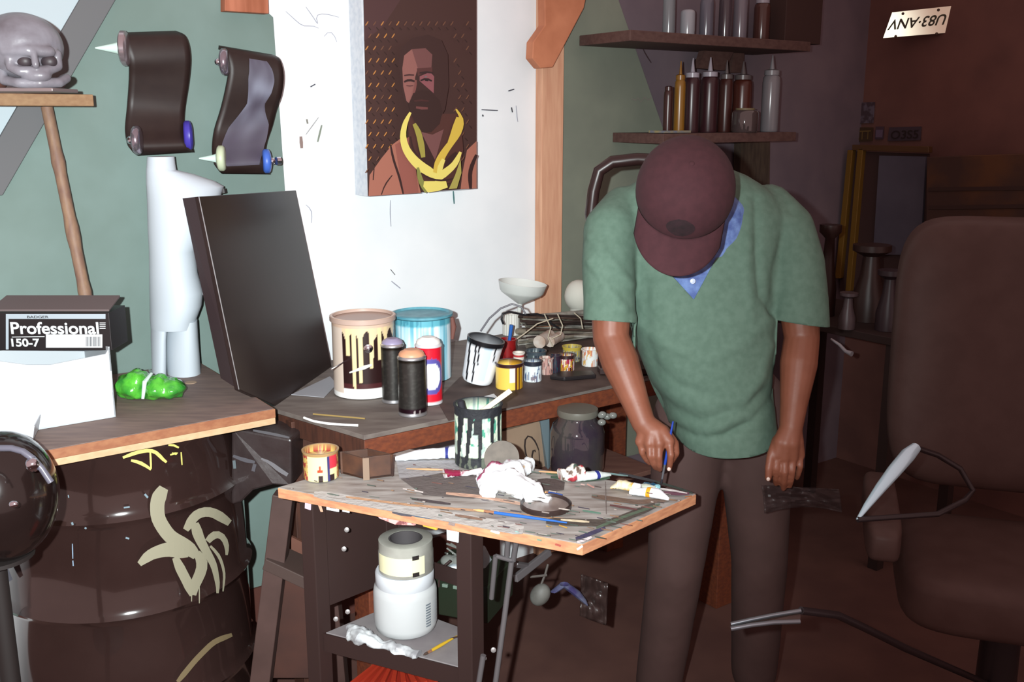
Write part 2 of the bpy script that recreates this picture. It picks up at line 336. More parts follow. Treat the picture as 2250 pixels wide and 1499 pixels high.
# ---------------------------------------------------------------- curved skate decks hung on the wall
m_deck = mat('black_deck', (34, 21, 19), .5, c2=(38, 25, 22), scale=30)
m_chrome = mat('chrome', (215, 215, 225), .14, 1.)
def wheel(parent, c, ax, r, col, name='wheel', cone=False, nut=True):
    b = MB(); ax = Vector(ax).normalized(); w_ = .024
    b.lathe([(0, 0), (r*.55, 0), (r*.86, w_*.12), (r, w_*.3), (r, w_*.75), (r*.86, w_*.95), (r*.5, w_), (0, w_*.97)], c, ax, 28)
    w = obj(name, b, col, parent, smooth=True)
    if nut:
        b = MB(); b.lathe([(r*.42, -w_*.1), (r*.42, w_*.02), (0, w_*.03)], Vector(c)-ax*w_*.02, -ax, 20); b.lathe([(r*.26, w_*0), (r*.26, w_*.16), (r*.12, w_*.2), (0, w_*.2)], c, -ax, 6); b.ell(Vector(c)-ax*w_*.1, (r*.3, r*.3, r*.3)); obj('nut', b, m_chrome, w, smooth=True)
    if cone:
        b = MB(); b.lathe([(r*.36, 0), (r*.3, r*.2), (.002, r*1.3)], Vector(c)-ax*w_*.05, -ax, 16); obj('axle_cap', b, mat('milky_cap', (195, 220, 210), .25), w, smooth=True)
def curved_deck(name, label, left, right, prot, group):
    # left/right: outline down each side in photo pixels; prot: how far each row stands off the wall
    n = len(left); base = W(left[-1][0], left[-1][1], WW-.06); t = thing(name, label, 'skateboard', base, group)
    L = [W(x, y, WW-p) for (x, y), p in zip(left, prot)]; Rr = [W(x, y, WW-p-.005) for (x, y), p in zip(right, prot)]
    def fn(u, v):
        i = min(int(v*(n-1)), n-2); f = v*(n-1)-i
        def cr(Q):
            p0, p1, p2, p3 = Q[max(i-1, 0)], Q[i], Q[i+1], Q[min(i+2, n-1)]
            return .5*((2*p1)+(p2-p0)*f+(2*p0-5*p1+4*p2-p3)*f*f+(3*p1-p0-3*p2+p3)*f**3)
        return cr(L).lerp(cr(Rr), u)
    b = MB(); b.grid(fn, 10, 36); obj('deck', b, m_deck, t, smooth=True, solid=.011)
    return t, fn
GRP = None
t1, f1 = curved_deck('curved_skateboard', 'left black curved skateboard deck hung on green drywall', [(262, 76), (268, 88), (282, 130), (284, 170), (280, 230), (275, 285), (283, 322), (300, 338)], [(386, 72), (408, 84), (417, 122), (414, 175), (405, 240), (404, 285), (412, 318), (425, 330)], [.07, .10, .11, .09, .07, .09, .12, .10], GRP)
wheel(t1, W(262, 106, WW-.11), ds*.9-dw*.45, .044, mat('smoke_wheel', (170, 155, 160), .2, .75), cone=True)
wheel(t1, W(290, 308, WW-.14), ds*.9-dw*.45, .037, mat('dark_wheel', (150, 140, 150), .18, .8))
wheel(t1, W(424, 298, WW-.11), -ds*.85+dw*.3, .040, mat('blue_wheel', (62, 52, 150), .4), nut=False)
t2, f2 = curved_deck('curved_skateboard', 'right black curved skateboard deck with worn blue-grey figure-shaped print', [(480, 104), (492, 112), (502, 150), (496, 195), (484, 245), (470, 290), (466, 330), (472, 362), (486, 378)], [(598, 124), (614, 134), (622, 165), (618, 205), (606, 240), (596, 280), (584, 320), (582, 355), (592, 380)], [.07, .10, .11, .10, .08, .07, .09, .12, .10], GRP)
wheel(t2, W(482, 136, WW-.14), ds*.9-dw*.45, .035, mat('dark_wheel', (150, 140, 150), .18, .8))
wheel(t2, W(476, 348, WW-.12), ds*.9-dw*.45, .035, mat('cream_wheel', (178, 188, 160), .4), cone=True, nut=False)
wheel(t2, W(596, 354, WW-.13), -ds*.85+dw*.3, .034, mat('bright_blue_wheel', (60, 96, 180), .4)); 
b = MB(); b.lathe([(.012, 0), (.012, .012), (0, .014)], W(607, 354, WW-.13), ds, 12); obj('axle_nut', b, m_chrome, t2, smooth=True)
def f2px(u, v): return f2(u, v)-dw*.0085
b = MB()
def shape2(v):   # light figure-shaped wear across the deck
    v0 = [(.16, .40, .72), (.22, .36, .78), (.30, .34, .82), (.38, .38, .80), (.46, .42, .74), (.52, .34, .80), (.60, .22, .92), (.70, .16, .96), (.80, .12, .94), (.9, .2, .85)]
    for a, c in zip(v0[:-1], v0[1:]):
        if a[0] <= v <= c[0]:
            k = (v-a[0])/(c[0]-a[0]); return a[1]+(c[1]-a[1])*k, a[2]+(c[2]-a[2])*k
def c2f(u, v):
    n_ = noise.noise(Vector((u*3, v*6, 1))); g = max(0, 1-abs(v-.3)*2.2); k = .5+n_*.7; 
    return (int(66+50*k*g+12*k), int(60+58*k*g+14*k), int(74+62*k*g+12*k))
b.grid(lambda u, v: f2px(*(lambda a: (a[0]+(a[1]-a[0])*u, .16+v*.74))(shape2(.16+v*.739))), 16, 40, colfn=c2f)
obj('worn_print', b, PAINT, t2, smooth=True, label='worn blue-grey figure-shaped print')

# ---------------------------------------------------------------- mannequin torso
m_mann = mat('white_mannequin', (184, 192, 200), .5)
mw = WW-.13
def sec(x0, x1, y, dep, w=mw, n=28):
    a = W(x0, y, w); c = W(x1, y, w); m_ = (a+c)/2; r = (c-a).length/2; dn = ds
    return [m_+dn*math.cos(2*math.pi*i/n)*r+dw*math.sin(2*math.pi*i/n)*dep for i in range(n)]
b = MB()
b.loft([sec(324, 382, 344, .035), sec(323, 384, 362, .036), sec(322, 386, 374, .038), sec(322, 425, 384, .05), sec(322, 470, 400, .06), sec(323, 490, 412, .07), sec(325, 480, 440, .08), sec(327, 455, 500, .085), sec(330, 425, 550, .075), sec(331, 430, 600, .08), sec(332, 441, 640, .09), sec(333, 438, 670, .092), sec(333, 427, 700, .084), sec(334, 427, 718, .076)])
mt_ = thing('mannequin_torso', 'white headless mannequin torso standing on the left tabletop', 'mannequin', P(385, 800, .95))
obj('torso', b, m_mann, mt_, smooth=True)
zt = .95
def legsec(x0, x1, y, dep): return sec(x0, x1, y, dep)
b = MB(); b.loft([legsec(367, 427, 700, .078), legsec(368, 430, 740, .074), legsec(368, 433, 770, .07), [Vector((p.x, p.y, zt)) for p in legsec(369, 437, 803, .058)]]); obj('leg', b, m_mann, mt_, smooth=True)
b = MB(); b.loft([sec(336, 364, 700, .05, mw), sec(335, 361, 745, .045, mw), [Vector((p.x, p.y, zt)) for p in sec(334, 362, 803, .03, mw)]]); obj('leg', b, m_mann, mt_, smooth=True)
b = MB(); b.tube([W(489, 414, mw-.01), W(491, 424, mw-.01)], .008, 8); obj('arm_stud', b, mat('dark_metal', (40, 36, 36), .4), mt_)

# ---------------------------------------------------------------- left drum table
m_ply = mat('plywood_top', (104, 88, 84), .7, c2=(122, 104, 96), scale=7, stretch=(1.5, 8, 8))
m_edge = mat('orange_ply_edge', (146, 98, 68), .65, c2=(132, 82, 56), scale=10, stretch=(1, 8, 8))
m_edge2 = mat('pale_ply_edge', (188, 158, 124), .6, c2=(176, 146, 112), scale=10, stretch=(1, 8, 8))
LZ = .95
cA = P(605, 899, LZ); sR = cA.dot(ds); wF = cA.dot(dw); cB = P(440, 797, LZ)
pl = [G(sR, wF, LZ), P(80, 996, LZ)-ds*.25, P(80, 996, LZ)-ds*.25+dw*.6, G(cB.dot(ds)-.11, WW-.03, LZ), cB]
t = thing('drum_tabletop', 'plywood tabletop with orange and pale layered edge laid on black drum', 'tabletop', (pl[0]+pl[2])/2-up*.045)
b = MB(); b.slab([p-up*.022 for p in pl], up, .022); obj('upper_board', b, m_edge, t, bevel=.001)
b = MB(); b.slab([p-up*.038-(p-(pl[0]+pl[2])/2)*.002 for p in pl], up, .0158); obj('lower_board', b, m_edge2, t, bevel=.001)
b = MB(); b.slab([p+(((pl[0]+pl[2])/2)-p)*.008 for p in pl], up, .0012); obj('worn_surface', b, m_ply, t)
# drum
dr_z = LZ-.039; fr = P(300, 1000, dr_z)   # front of the rim
rD = .31; cD = Vector((-.84, 2.0+rD+.06, 0)); 
xr = D(519, 1250, 2.31)
xr = D(519, 1250, 2.40); cD = Vector((xr.x-rD*.97, 2.45, 0))
m_drum = mat('black_drum_enamel', (40, 27, 25), .12, c2=(46, 32, 30), scale=5, coat=.6)
t = thing('oil_drum', 'glossy black steel drum with cream graffiti under the plywood top', 'drum', cD)
prof = [(0, 0), (rD-.004, 0), (rD+.003, .006), (rD+.003, .02), (rD-.004, .026)]
def rib(z): return [(rD-.004, z-.022), (rD+.004, z-.008), (rD+.009, z), (rD+.004, z+.008), (rD-.004, z+.022)]
for z in (.24, .49, .735): prof += rib(z)
prof += [(rD-.004, dr_z-.03), (rD+.004, dr_z-.02), (rD+.004, dr_z-.001), (rD-.01, dr_z-.001), (0, dr_z-.001)]
b = MB(); b.lathe(prof, cD, up, 96); obj('shell', b, m_drum, t, smooth=True)
def sfd(x, y, L):
    r = ray(x, y); rr = rD+.010+.0003*L; a = r.x**2+r.y**2; bb = -2*(r.x*cD.x+r.y*cD.y); c = cD.x**2+cD.y**2-rr*rr
    q_ = bb*bb-4*a*c; tt = (-bb-math.sqrt(max(q_, 0)))/(2*a); return O+r*tt
cr = (136, 132, 112); yy = (190, 182, 100)
g = [('s', yy, [(270, 1006), (300, 994), (335, 988), (352, 1000), (358, 1014), (366, 1016)], 8), ('s', yy, [(330, 990), (331, 1008), (332, 1030)], 5), ('s', yy, [(288, 1012), (310, 1016), (332, 1032)], 8), ('s', yy, [(370, 978), (383, 972), (393, 984)], 6), ('s', yy, [(374, 1000), (384, 990), (400, 998), (388, 1002), (378, 996)], 5), ('s', yy, [(398, 994), (400, 1022)], 4),
     ('s', cr, [(360, 1072), (345, 1100), (346, 1140), (372, 1180), (410, 1200), (432, 1222)], (32, 30)), ('s', cr, [(306, 1240), (330, 1218), (370, 1206), (415, 1212)], (18, 40)),
     ('s', cr, [(408, 1165), (430, 1130), (460, 1122), (485, 1135), (505, 1150)], (20, 22)), ('s', cr, [(428, 1150), (436, 1180), (452, 1210), (470, 1240), (480, 1290), (478, 1304)], (26, 8)),
     ('s', cr, [(432, 1215), (448, 1235), (440, 1262), (425, 1290), (424, 1308)], (26, 22)), ('s', cr, [(385, 1225), (396, 1250), (412, 1280), (424, 1308)], 22), ('s', cr, [(456, 1190), (470, 1172), (490, 1176), (500, 1200), (498, 1220)], (20, 8)),
     ('s', cr, [(462, 1200), (482, 1220), (494, 1260), (490, 1300)], (8, 4)), ('s', cr, [(438, 1290), (438, 1326)], 3), ('s', cr, [(421, 1300), (421, 1322)], 3),
     ('s', (110, 96, 70), [(390, 1499), (430, 1450), (470, 1410), (510, 1395)], 12), ('s', (108, 140, 165), [(0, 1212), (20, 1198)], 9), ('s', (120, 140, 160), [(4, 1230), (12, 1255), (24, 1276)], 14),
     ('s', (120, 140, 160), [(159, 1195), (160, 1228)], 3), ('s', (120, 140, 160), [(160, 1232), (161, 1244)], 4), ('s', (110, 130, 140), [(318, 1086), (325, 1094)], 7), ('s', (110, 130, 140), [(272, 1116), (285, 1114)], 5),
     ('s', (110, 130, 140), [(276, 1182), (284, 1184)], 6), ('s', (110, 130, 140), [(98, 1170), (102, 1174)], 6), ('s', (110, 130, 140), [(158, 1148), (160, 1154)], 7), ('s', (110, 130, 140), [(186, 1160), (190, 1162)], 6), ('s', (110, 130, 140), [(150, 1088), (151, 1094)], 4)]
marks('graffiti', [i for i in g if i[1] == cr], sfd, PAINT, t, kind='stuff', label='cream graffiti letters with drips')
marks('graffiti', [i for i in g if i[1] == yy], sfd, PAINT, t, kind='stuff', label='small yellow marker tag')
marks('paint_specks', [i for i in g if i[1] not in (cr, yy)], sfd, PAINT, t, kind='stuff')
# black glossy machine at the bottom left
m_gloss = mat('black_gloss', (24, 16, 15), .16, coat=.4)
b = MB(); gc = D(8, 1090, 1.78); t = thing('helmet', 'glossy black rounded helmet with chrome stud in front of the drum', 'helmet', (gc.x, gc.y, gc.z-.12))
b.ell(gc, (.095, .11, .125), seg=36, rings=24); obj('shell', b, m_gloss, t, smooth=True)
b = MB(); q1 = D(74, 1012, 1.66); b.lathe([(.011, 0), (.012, .006), (.010, .016), (.006, .02), (0, .02)], q1-Vector((0, 0, .012)), Vector((0, -.6, .8)), 20); obj('stud', b, m_chrome, t, smooth=True)
b = MB(); q1 = D(30, 1108, 1.615); b.ell(q1, (.008, .006, .006)); obj('rivet', b, m_chrome, t, smooth=True)
b = MB(); pts = [D(x, y, 1.66) for x, y in [(0, 985), (25, 985), (50, 992), (72, 1008), (92, 1030), (112, 1060)]]; b.tube(pts, .006, 8); obj('visor_rim', b, mat('grey_rim', (80, 78, 88), .3), t, smooth=True)
b = MB(); hz = gc.z-.118; b.lathe([(.14, 0), (.14, .012), (.02, .03), (.018, hz-.03), (.07, hz-.008), (.07, hz)], (gc.x-.03, gc.y, 0), up, 28)
obj('helmet_stand', b, mat('matte_black', (22, 14, 13), .7), None, smooth=True, label='thin dark stand under the glossy helmet', cat='stand')

# ---------------------------------------------------------------- boxes on the left table
m_card = mat('white_cardboard', (172, 178, 183), .7)
bc = P(255, 918, LZ); sB = bc.dot(ds); wB = bc.dot(dw)
zt_ = D(252, 762, bc.y).z; zlow = zt_-.012
t = thing('white_carton', 'open white cardboard carton holding the black box', 'carton', G(sB-.2, wB+.12, LZ))
LW, DW_ = .42, .25
b = MB(); b.box(G(sB-LW/2, wB+DW_/2, LZ+.004), (LW, DW_, .004)); obj('bottom', b, m_card, t)
fp = [G(sB, wB, LZ+.002), G(sB-LW, wB, LZ+.002)]
def wallz(x, y): r = ray(x, y); return (O+r*(wB/r.dot(dw)))
cut = [wallz(x, y) for x, y in [(0, 794), (14, 796), (60, 802), (110, 802), (160, 792), (232, 778), (240, 764)]]
b = MB(); b.slab([fp[0], G(sB, wB, zt_)]+cut[::-1]+[G(sB-LW, wB, cut[0].z+.01), fp[1]], dw, .003); obj('front_panel', b, m_card, t)
b = MB(); b.slab([G(sB, wB, LZ+.002), G(sB, wB+DW_, LZ+.002), G(sB, wB+DW_, zt_-.03), G(sB, wB, zt_)], -ds, .003); obj('side_panel', b, m_card, t)
b = MB(); b.slab([G(sB-LW, wB, LZ+.002), G(sB-LW, wB+DW_, LZ+.002), G(sB-LW, wB+DW_, zt_-.03), G(sB-LW, wB, zt_-.03)], ds, .003); obj('side_panel', b, m_card, t)
b = MB(); b.slab([G(sB, wB+DW_, LZ+.002), G(sB-LW, wB+DW_, LZ+.002), G(sB-LW, wB+DW_, zt_-.03), G(sB, wB+DW_, zt_-.03)], -dw, .003); obj('back_panel', b, m_card, t)
b = MB(); b.slab([wallz(190, 820)-dw*.001, wallz(245, 815)-dw*.001, wallz(247, 862)-dw*.001, wallz(188, 868)-dw*.001], -dw, .0006); obj('tape', b, mat('faint_tape', (208, 213, 216), .3), t)
# black airbrush box with white print
wq = wB+.02
corner = W(246, 764, wB+.016); Yq = corner.y; bx_, by_ = Vector((1, 0, 0)), Vector((0, 1, 0))
def V(x, y, o=0): return D(x, y, Yq-o)
zb0 = V(100, 768).z-.002
t = thing('product_box', 'black and white printed airbrush box resting in the white carton', 'box', G(V(120, 760).dot(ds), wq+.07, zb0))
q0 = V(0, 768); q1 = V(246, 764); zh = V(130, 688).z
xl, xr_ = V(-20, 768).x, q1.x
b = MB(); b.slab([Vector((xl, Yq, zb0)), Vector((xr_, Yq, zb0)), Vector((xr_, Yq, zh)), Vector((xl, Yq, zh))], by_, .10); obj('carton', b, mat('print_black', (24, 18, 20), .45), t, bevel=.0012)
b = MB(); b.slab([Vector((xl, Yq+.012, zh+.001)), Vector((xr_-.004, Yq+.012, zh+.001)), Vector((xr_-.01, Yq+.10, zh+.02)), Vector((xl, Yq+.10, zh+.02))], up, .005); obj('lid_flap', b, mat('grey_flap', (92, 80, 80), .7), t, bevel=.001)
def rect(x0, y0, x1, y1, o=.0012): return [V(x0, y0, o), V(x1, y0, o), V(x1, y1, o), V(x0, y1, o)]
mW = mat('print_white', (190, 194, 196), .55); mGy = mat('print_grey', (150, 160, 168), .5); mBk = mat('print_black', (24, 18, 20))
b = MB(); b.slab([V(13, 690, .001), V(232, 690, .001), V(232, 701, .001), V(13, 701, .001)], -by_, .0004); b.slab([V(13, 701, .001), V(19, 701, .001), V(19, 768, .001), V(13, 768, .001)], -by_, .0004); obj('grey_band', b, mGy, t)
b = MB(); b.slab(rect(101, 735, 225, 764), -by_, .0004); obj('address_label', b, mW, t)
b = MB()
for k in range(11):
    x = 189+k*3; w_ = (1, 1.6, 1, 1.4)[k % 4]; b.slab([V(x, 740, .0024), V(x+w_, 740, .0024), V(x+w_, 761, .0024), V(x, 761, .0024)], -by_, .0002)
obj('barcode', b, mat('bar_grey', (60, 60, 66), .6), t)
b = MB()
for k in range(4): b.slab([V(219, 709+4*k, .0012), V(232, 709+4*k, .0012), V(232, 710.5+4*k, .0012), V(219, 710.5+4*k, .0012)], -by_, .0003)
b.slab([V(26, 740, .0012), V(98, 739, .0012), V(98, 740.5, .0012), V(26, 741.5, .0012)], -by_, .0003); obj('rule_lines', b, mW, t)
wd_ = (V(219, 732)-V(26, 732)).length
text_mesh('Professional', .040, V(25, 733.5, .002), bx_, up, t, mW, width=wd_, bold=.022)
text_mesh('150-7', .026, V(26, 761, .002), bx_, up, t, mW, width=(V(88, 761)-V(26, 761)).length, bold=.03)
text_mesh('BADGER', .0085, V(60, 699.2, .002), bx_, up, t, mBk, width=(V(107, 699)-V(60, 699)).length, bold=.01)
text_mesh('oo-', .0085, V(28, 699, .002), bx_, up, t, mBk, width=(V(46, 699)-V(28, 699)).length, bold=.01) if 0 else None
# white tray in front of the carton
tr = P(60, 985, LZ)
b = MB(); a0 = P(0, 985, LZ+.001); a1 = P(70, 968, LZ+.001)
b.slab([P(-60, 985, LZ+.002), P(72, 969, LZ+.002), P(84, 945, LZ+.002)+dw*.0, P(-60, 950, LZ+.002)], up, .004)
vs = [P(-60, 985, LZ+.006), P(72, 969, LZ+.006), P(84, 945, LZ+.006), P(-60, 950, LZ+.006)]; c_ = sum(vs, Vector())/4
ou = [c_+(v-c_)*1.12+up*.035 for v in vs]
for i in range(4):
    j = (i+1) % 4; b.hexa([vs[i], vs[j], vs[j]+(c_-vs[j])*.04, vs[i]+(c_-vs[i])*.04], [ou[i], ou[j], ou[j]+(c_-ou[j])*.04, ou[i]+(c_-ou[i])*.04])
obj('tray', b, mat('white_plastic', (184, 190, 196), .35), None, bevel=.001, label='shallow white plastic tray in front of the white carton', cat='tray')
# green wrapped candy bag
gb = P(325, 885, LZ); t = thing('green_bag', 'bright green cellophane bag beside the white carton', 'bag', gb)
m_gr = mat('green_cellophane', (84, 176, 54), .2, c2=(44, 124, 44), scale=22, lo=.35, hi=.62, bump=.8, coat=.6)
def lump(c, r, seed, amp=.012, seg=36, rings=22):
    b = MB(); c = Vector(c); b.ell(c, r, seg=seg, rings=rings)
    for v in b.v:
        d = (v-c).normalized(); v += d*(amp*noise.noise(v*28+Vector((seed, 0, 0)))+amp*.6*noise.noise(v*70+Vector((seed, 3, 0))))
        v.z = max(v.z, LZ+.002)
    return b
obj('bag_body', lump(gb+Vector((.025, .04, .027)), (.052, .045, .032), 1), m_gr, t, smooth=True)
obj('bag_body', lump(gb+Vector((-.045, .05, .033)), (.045, .05, .04), 5), m_gr, t, smooth=True)
b = MB(); b.tube([gb+Vector((-.012, .0, .01)), gb+Vector((-.008, .01, .05)), gb+Vector((-.004, .05, .062))], [.004, .006, .004], 8); obj('twist_tie', b, mat('clear_tie', (190, 205, 200), .15), t, smooth=True)
b = MB(); q0 = [P(x, y, LZ+.001) for x, y in [(326, 812), (384, 832), (372, 838), (330, 836)]]; b.slab(q0, up, .002); obj('clear_flap', b, mat('clear_wrap', (150, 160, 158), .2), t)
b = MB(); b.lathe([(0, 0), (.016, 0), (.015, .0015), (0, .002)], P(419, 841, LZ+.0012), up, 20); obj('paper_dot', b, mat('tan_paper', (150, 128, 108), .8), None, label='small tan paper dot lying on the plywood top', cat='paper')

# ---------------------------------------------------------------- black vinyl case under the tabletop
b = MB(); z1 = LZ-.042
k0 = P(520, 945, z1); 
cs = thing('vinyl_case', 'scuffed black vinyl case between the drum and the bench', 'case', (k0.x, k0.y+.1, z1-.2))
a, c = D(508, 950, 2.42), D(645, 968, 2.40)
def vc(x, y, Y): return D(x, y, Y)
fr_ = [vc(508, 940, 2.40), vc(640, 966, 2.38), vc(640, 1070, 2.38), vc(600, 1066, 2.38), vc(556, 1078, 2.39), vc(530, 1104, 2.40), vc(508, 1110, 2.40)]
b.slab(fr_, Vector((.1, 1, 0)), .12); obj('body', b, mat('black_vinyl', (44, 34, 34), .35, c2=(52, 44, 44), scale=18, bump=.2), cs, bevel=.006)
sfk = lambda x, y, L: D(x, y, 2.372-.0004*L)
marks('scuff', [('s', (96, 94, 98), [(574, 1008), (590, 1012), (608, 1030), (632, 1044)], (6, 12)), ('s', (66, 64, 70), [(512, 1002), (530, 1010), (560, 1016)], 9), ('s', (78, 88, 92), [(514, 1012), (516, 1030)], 10), ('s', (70, 68, 72), [(556, 946), (600, 954), (636, 962)], 6), ('s', (66, 64, 70), [(560, 1020), (556, 1036)], 12)], sfk, PAINT, cs, label='grey scuffs')

# ---------------------------------------------------------------- leaning black panel case
BZ = .90
# corners found on the bench top and against the wall
B1 = P(606, 892, BZ); B2 = P(729, 806, BZ)
T2 = W(650, 418, WW-.03)
nrm = (B2-B1).cross(T2-B1).normalized()
def onpl(x, y): r = ray(x, y); return O+r*((B1-O).dot(nrm)/r.dot(nrm))
T1 = onpl(437, 432); M1 = onpl(525, 856)
t = thing('leaning_case', 'large black panel case leaning between mannequin and white wall', 'case', B1)
nn = nrm if nrm.y > 0 else -nrm
b = MB(); b.slab([T1, T2, B2, B1, M1], nn, .012); obj('front_panel', b, mat('black_laminate', (30, 21, 20), .28, c2=(38, 28, 27), scale=4, lo=.4, hi=.7, spec=.4), t, bevel=.0015)
def back(x, y, ref, k=.05): 
    r = ray(x, y); p0 = ref+nn*k; return O+r*((p0-O).dot(nrm)/r.dot(nrm))
T0 = back(401, 436, T1); M0 = back(485, 831, M1)
b = MB(); b.add([T1, M1, M0, T0], [(0, 1, 2, 3)]); b.slab([T1+nn*.001, M1+nn*.001, M0, T0], (T2-T1), .02); obj('side_panel', b, mat('dark_side', (46, 36, 38), .3), t)
b = MB(); b.tube([T1, M1], .0012, 6); obj('metal_edge', b, mat('edge_trim', (190, 196, 200), .3, .8), t)
b = MB(); b.tube([back(448, 632, M1), back(450, 648, M1)], .005, 8); obj('latch', b, m_chrome, t)

# ---------------------------------------------------------------- workbench
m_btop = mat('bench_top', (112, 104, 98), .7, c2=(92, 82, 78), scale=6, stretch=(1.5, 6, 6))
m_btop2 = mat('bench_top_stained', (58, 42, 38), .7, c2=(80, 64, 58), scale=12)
m_bface = mat('bench_timber', (112, 56, 32), .65, c2=(90, 44, 28), scale=10, stretch=(1, 10, 10))
bc_ = P(800, 957, BZ); bs, bw = bc_.dot(ds), bc_.dot(dw); bl = P(610, 900, BZ)
sL = P(640, 905, BZ).dot(ds)-.02
bench = thing('workbench', 'long brown timber workbench holding cans and jars along the wall', 'workbench', G(2.0, 2.4, 0))
pl = [G(bs, bw, BZ), G(2.55, bw, BZ), G(2.55, WW-.045, BZ), G(bs-.02, WW-.045, BZ), bl]
b = MB(); b.slab([p-up*.012 for p in pl], up, .012); obj('worktop', b, m_btop, bench, bevel=.001)
# front beam
bh = BZ-.013-D(800, 1010, bc_.y).z
b = MB(); b.slab([G(bs, bw, BZ-.013), G(2.55, bw, BZ-.013), G(2.55, bw, BZ-.013-bh), G(bs, bw, BZ-.013-bh)], dw, .05); obj('front_beam', b, m_bface, bench, bevel=.002)
d2 = (bl-bc_).normalized()
b = MB(); b.slab([bc_-up*.013, bl-up*.013, bl-up*(.013+bh), bc_-up*(.013+bh)], Vector((d2.y, -d2.x, 0)) if Vector((d2.y, -d2.x, 0)).y > 0 else Vector((-d2.y, d2.x, 0)), .04); obj('end_beam', b, mat('bench_timber_dark', (74, 42, 30), .65, c2=(56, 32, 24), scale=10, stretch=(8, 8, 1)), bench, bevel=.002)
# stained right half of the top
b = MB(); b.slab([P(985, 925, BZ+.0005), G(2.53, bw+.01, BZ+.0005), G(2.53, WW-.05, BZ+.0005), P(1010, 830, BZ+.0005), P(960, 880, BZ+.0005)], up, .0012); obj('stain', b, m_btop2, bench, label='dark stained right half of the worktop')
def post(parent, name, p, sz, h, m, z0=0, **k):
    b = MB(); b.box((p.x, p.y, z0+h/2), (sz, sz, h)); return obj(name, b, m, parent, bevel=.002, **k)
post(bench, 'leg', G(bs+.07, bw+.1, 0), .085, BZ-.014-bh*.0-.0, m_bface)
post(bench, 'leg', bl+(bc_-bl)*.28+dw*.06+ds*.02, .07, BZ-.02, mat('bench_timber_dark', (74, 42, 30)))
post(bench, 'leg', G(2.45, bw+.1, 0), .085, BZ-.014, m_bface)
post(bench, 'leg', G(2.45, WW-.12, 0), .085, BZ-.014, m_bface)
b = MB(); b.slab([P(735, 955, BZ-.09)+dw*.0, P(660, 925, BZ-.09), P(660, 925, BZ-.28), P(735, 955, BZ-.28)], dw, .02); obj('end_board', b, mat('bench_timber_dark', (74, 42, 30)), bench)
# splayed dark sawhorse leg and shelf beside the drum
sh = thing('sawhorse', 'dark wooden sawhorse with splayed leg beneath the bench end', 'sawhorse', G(.95, 2.15, 0))
def bar(pts, w_, d_, m_, name, parent, ax=None, **k):
    a, c = Vector(pts[0]), Vector(pts[1]); z = (c-a).normalized(); y = Vector((0, 1, 0)); y = (y-z*y.dot(z)).normalized(); x = y.cross(z)
    b = MB(); b.box((a+c)/2, (w_, d_, (c-a).length), ax=(x, y, z)); return obj(name, b, m_, parent, bevel=.002, **k)
m_saw = mat('sawhorse_wood', (58, 40, 36), .6, c2=(70, 50, 46), scale=9)
b = MB()
top = D(625, 1085, 2.32); f0 = O+ray(575, 1499)*((2.30)/ray(575, 1499).y); f0 = top+(f0-top)*((top.z)/(top.z-f0.z))
bar([top, f0+Vector((0, 0, .012))], .05, .045, m_saw, 'leg', sh)
top2 = D(700, 1100, 2.36); bar([top2, Vector((top2.x+.02, 2.42, .0))+Vector((0, 0, .012))], .06, .05, m_saw, 'leg', sh)
a, c = D(600, 1225, 2.33), D(722, 1282, 2.29); bar([a, c], .03, .10, mat('saw_rail', (64, 50, 46), .6), 'rail', sh)
b = MB(); b.slab([D(600, 1240, 2.345), D(690, 1280, 2.335), D(690, 1490, 2.335), D(585, 1490, 2.345)], Vector((0, 1, 0)), .015); obj('side_board', b, mat('saw_board', (72, 42, 34), .7, c2=(52, 32, 28), scale=5), sh)
b = MB(); b.slab([D(640, 1180, 2.40), D(690, 1205, 2.40), D(690, 1262, 2.40), D(640, 1240, 2.40)], Vector((0, 1, 0)), .01); obj('brace_panel', b, mat('saw_panel', (94, 58, 46), .7), sh)

# ---------------------------------------------------------------- cans on the bench
def can(name, label, cat, box, z, colfn, m, rim=.0025, lid=None, taper=0., seg=64, nk=26, group=None, hollow=True, lidm=None, hover=None):
    c, r, h = cylpx(*box, z); c = Vector((c.x, c.y, z+.0015)); t = thing(name, label, cat, c, group)
    prof = [(0, 0), (r*(1-taper)*.97, 0), (r*(1-taper), .002)]
    for k in range(nk+1): f = k/nk; prof.append((r*(1-taper*(1-f)), .003+(h-.004)*f))
    if hollow: prof += [(r+rim, h), (r+rim, h+.003), (r-.002, h+.003), (r-.003, h*.8), (0, h*.8)]
    else: prof += [(r, h), (0, h)]
    b = MB(); b.lathe(prof, c, up, seg, colfn=lambda a, hh, k: colfn(a, hh/h, k)); obj('body', b, m, t, smooth=True)
    return t, c, r, h
def facing(c):                       # lathe angle that faces the camera
    return math.degrees(math.atan2(-c.y, -c.x)) % 360
def da(a, ref): return (a-ref+180) % 360-180
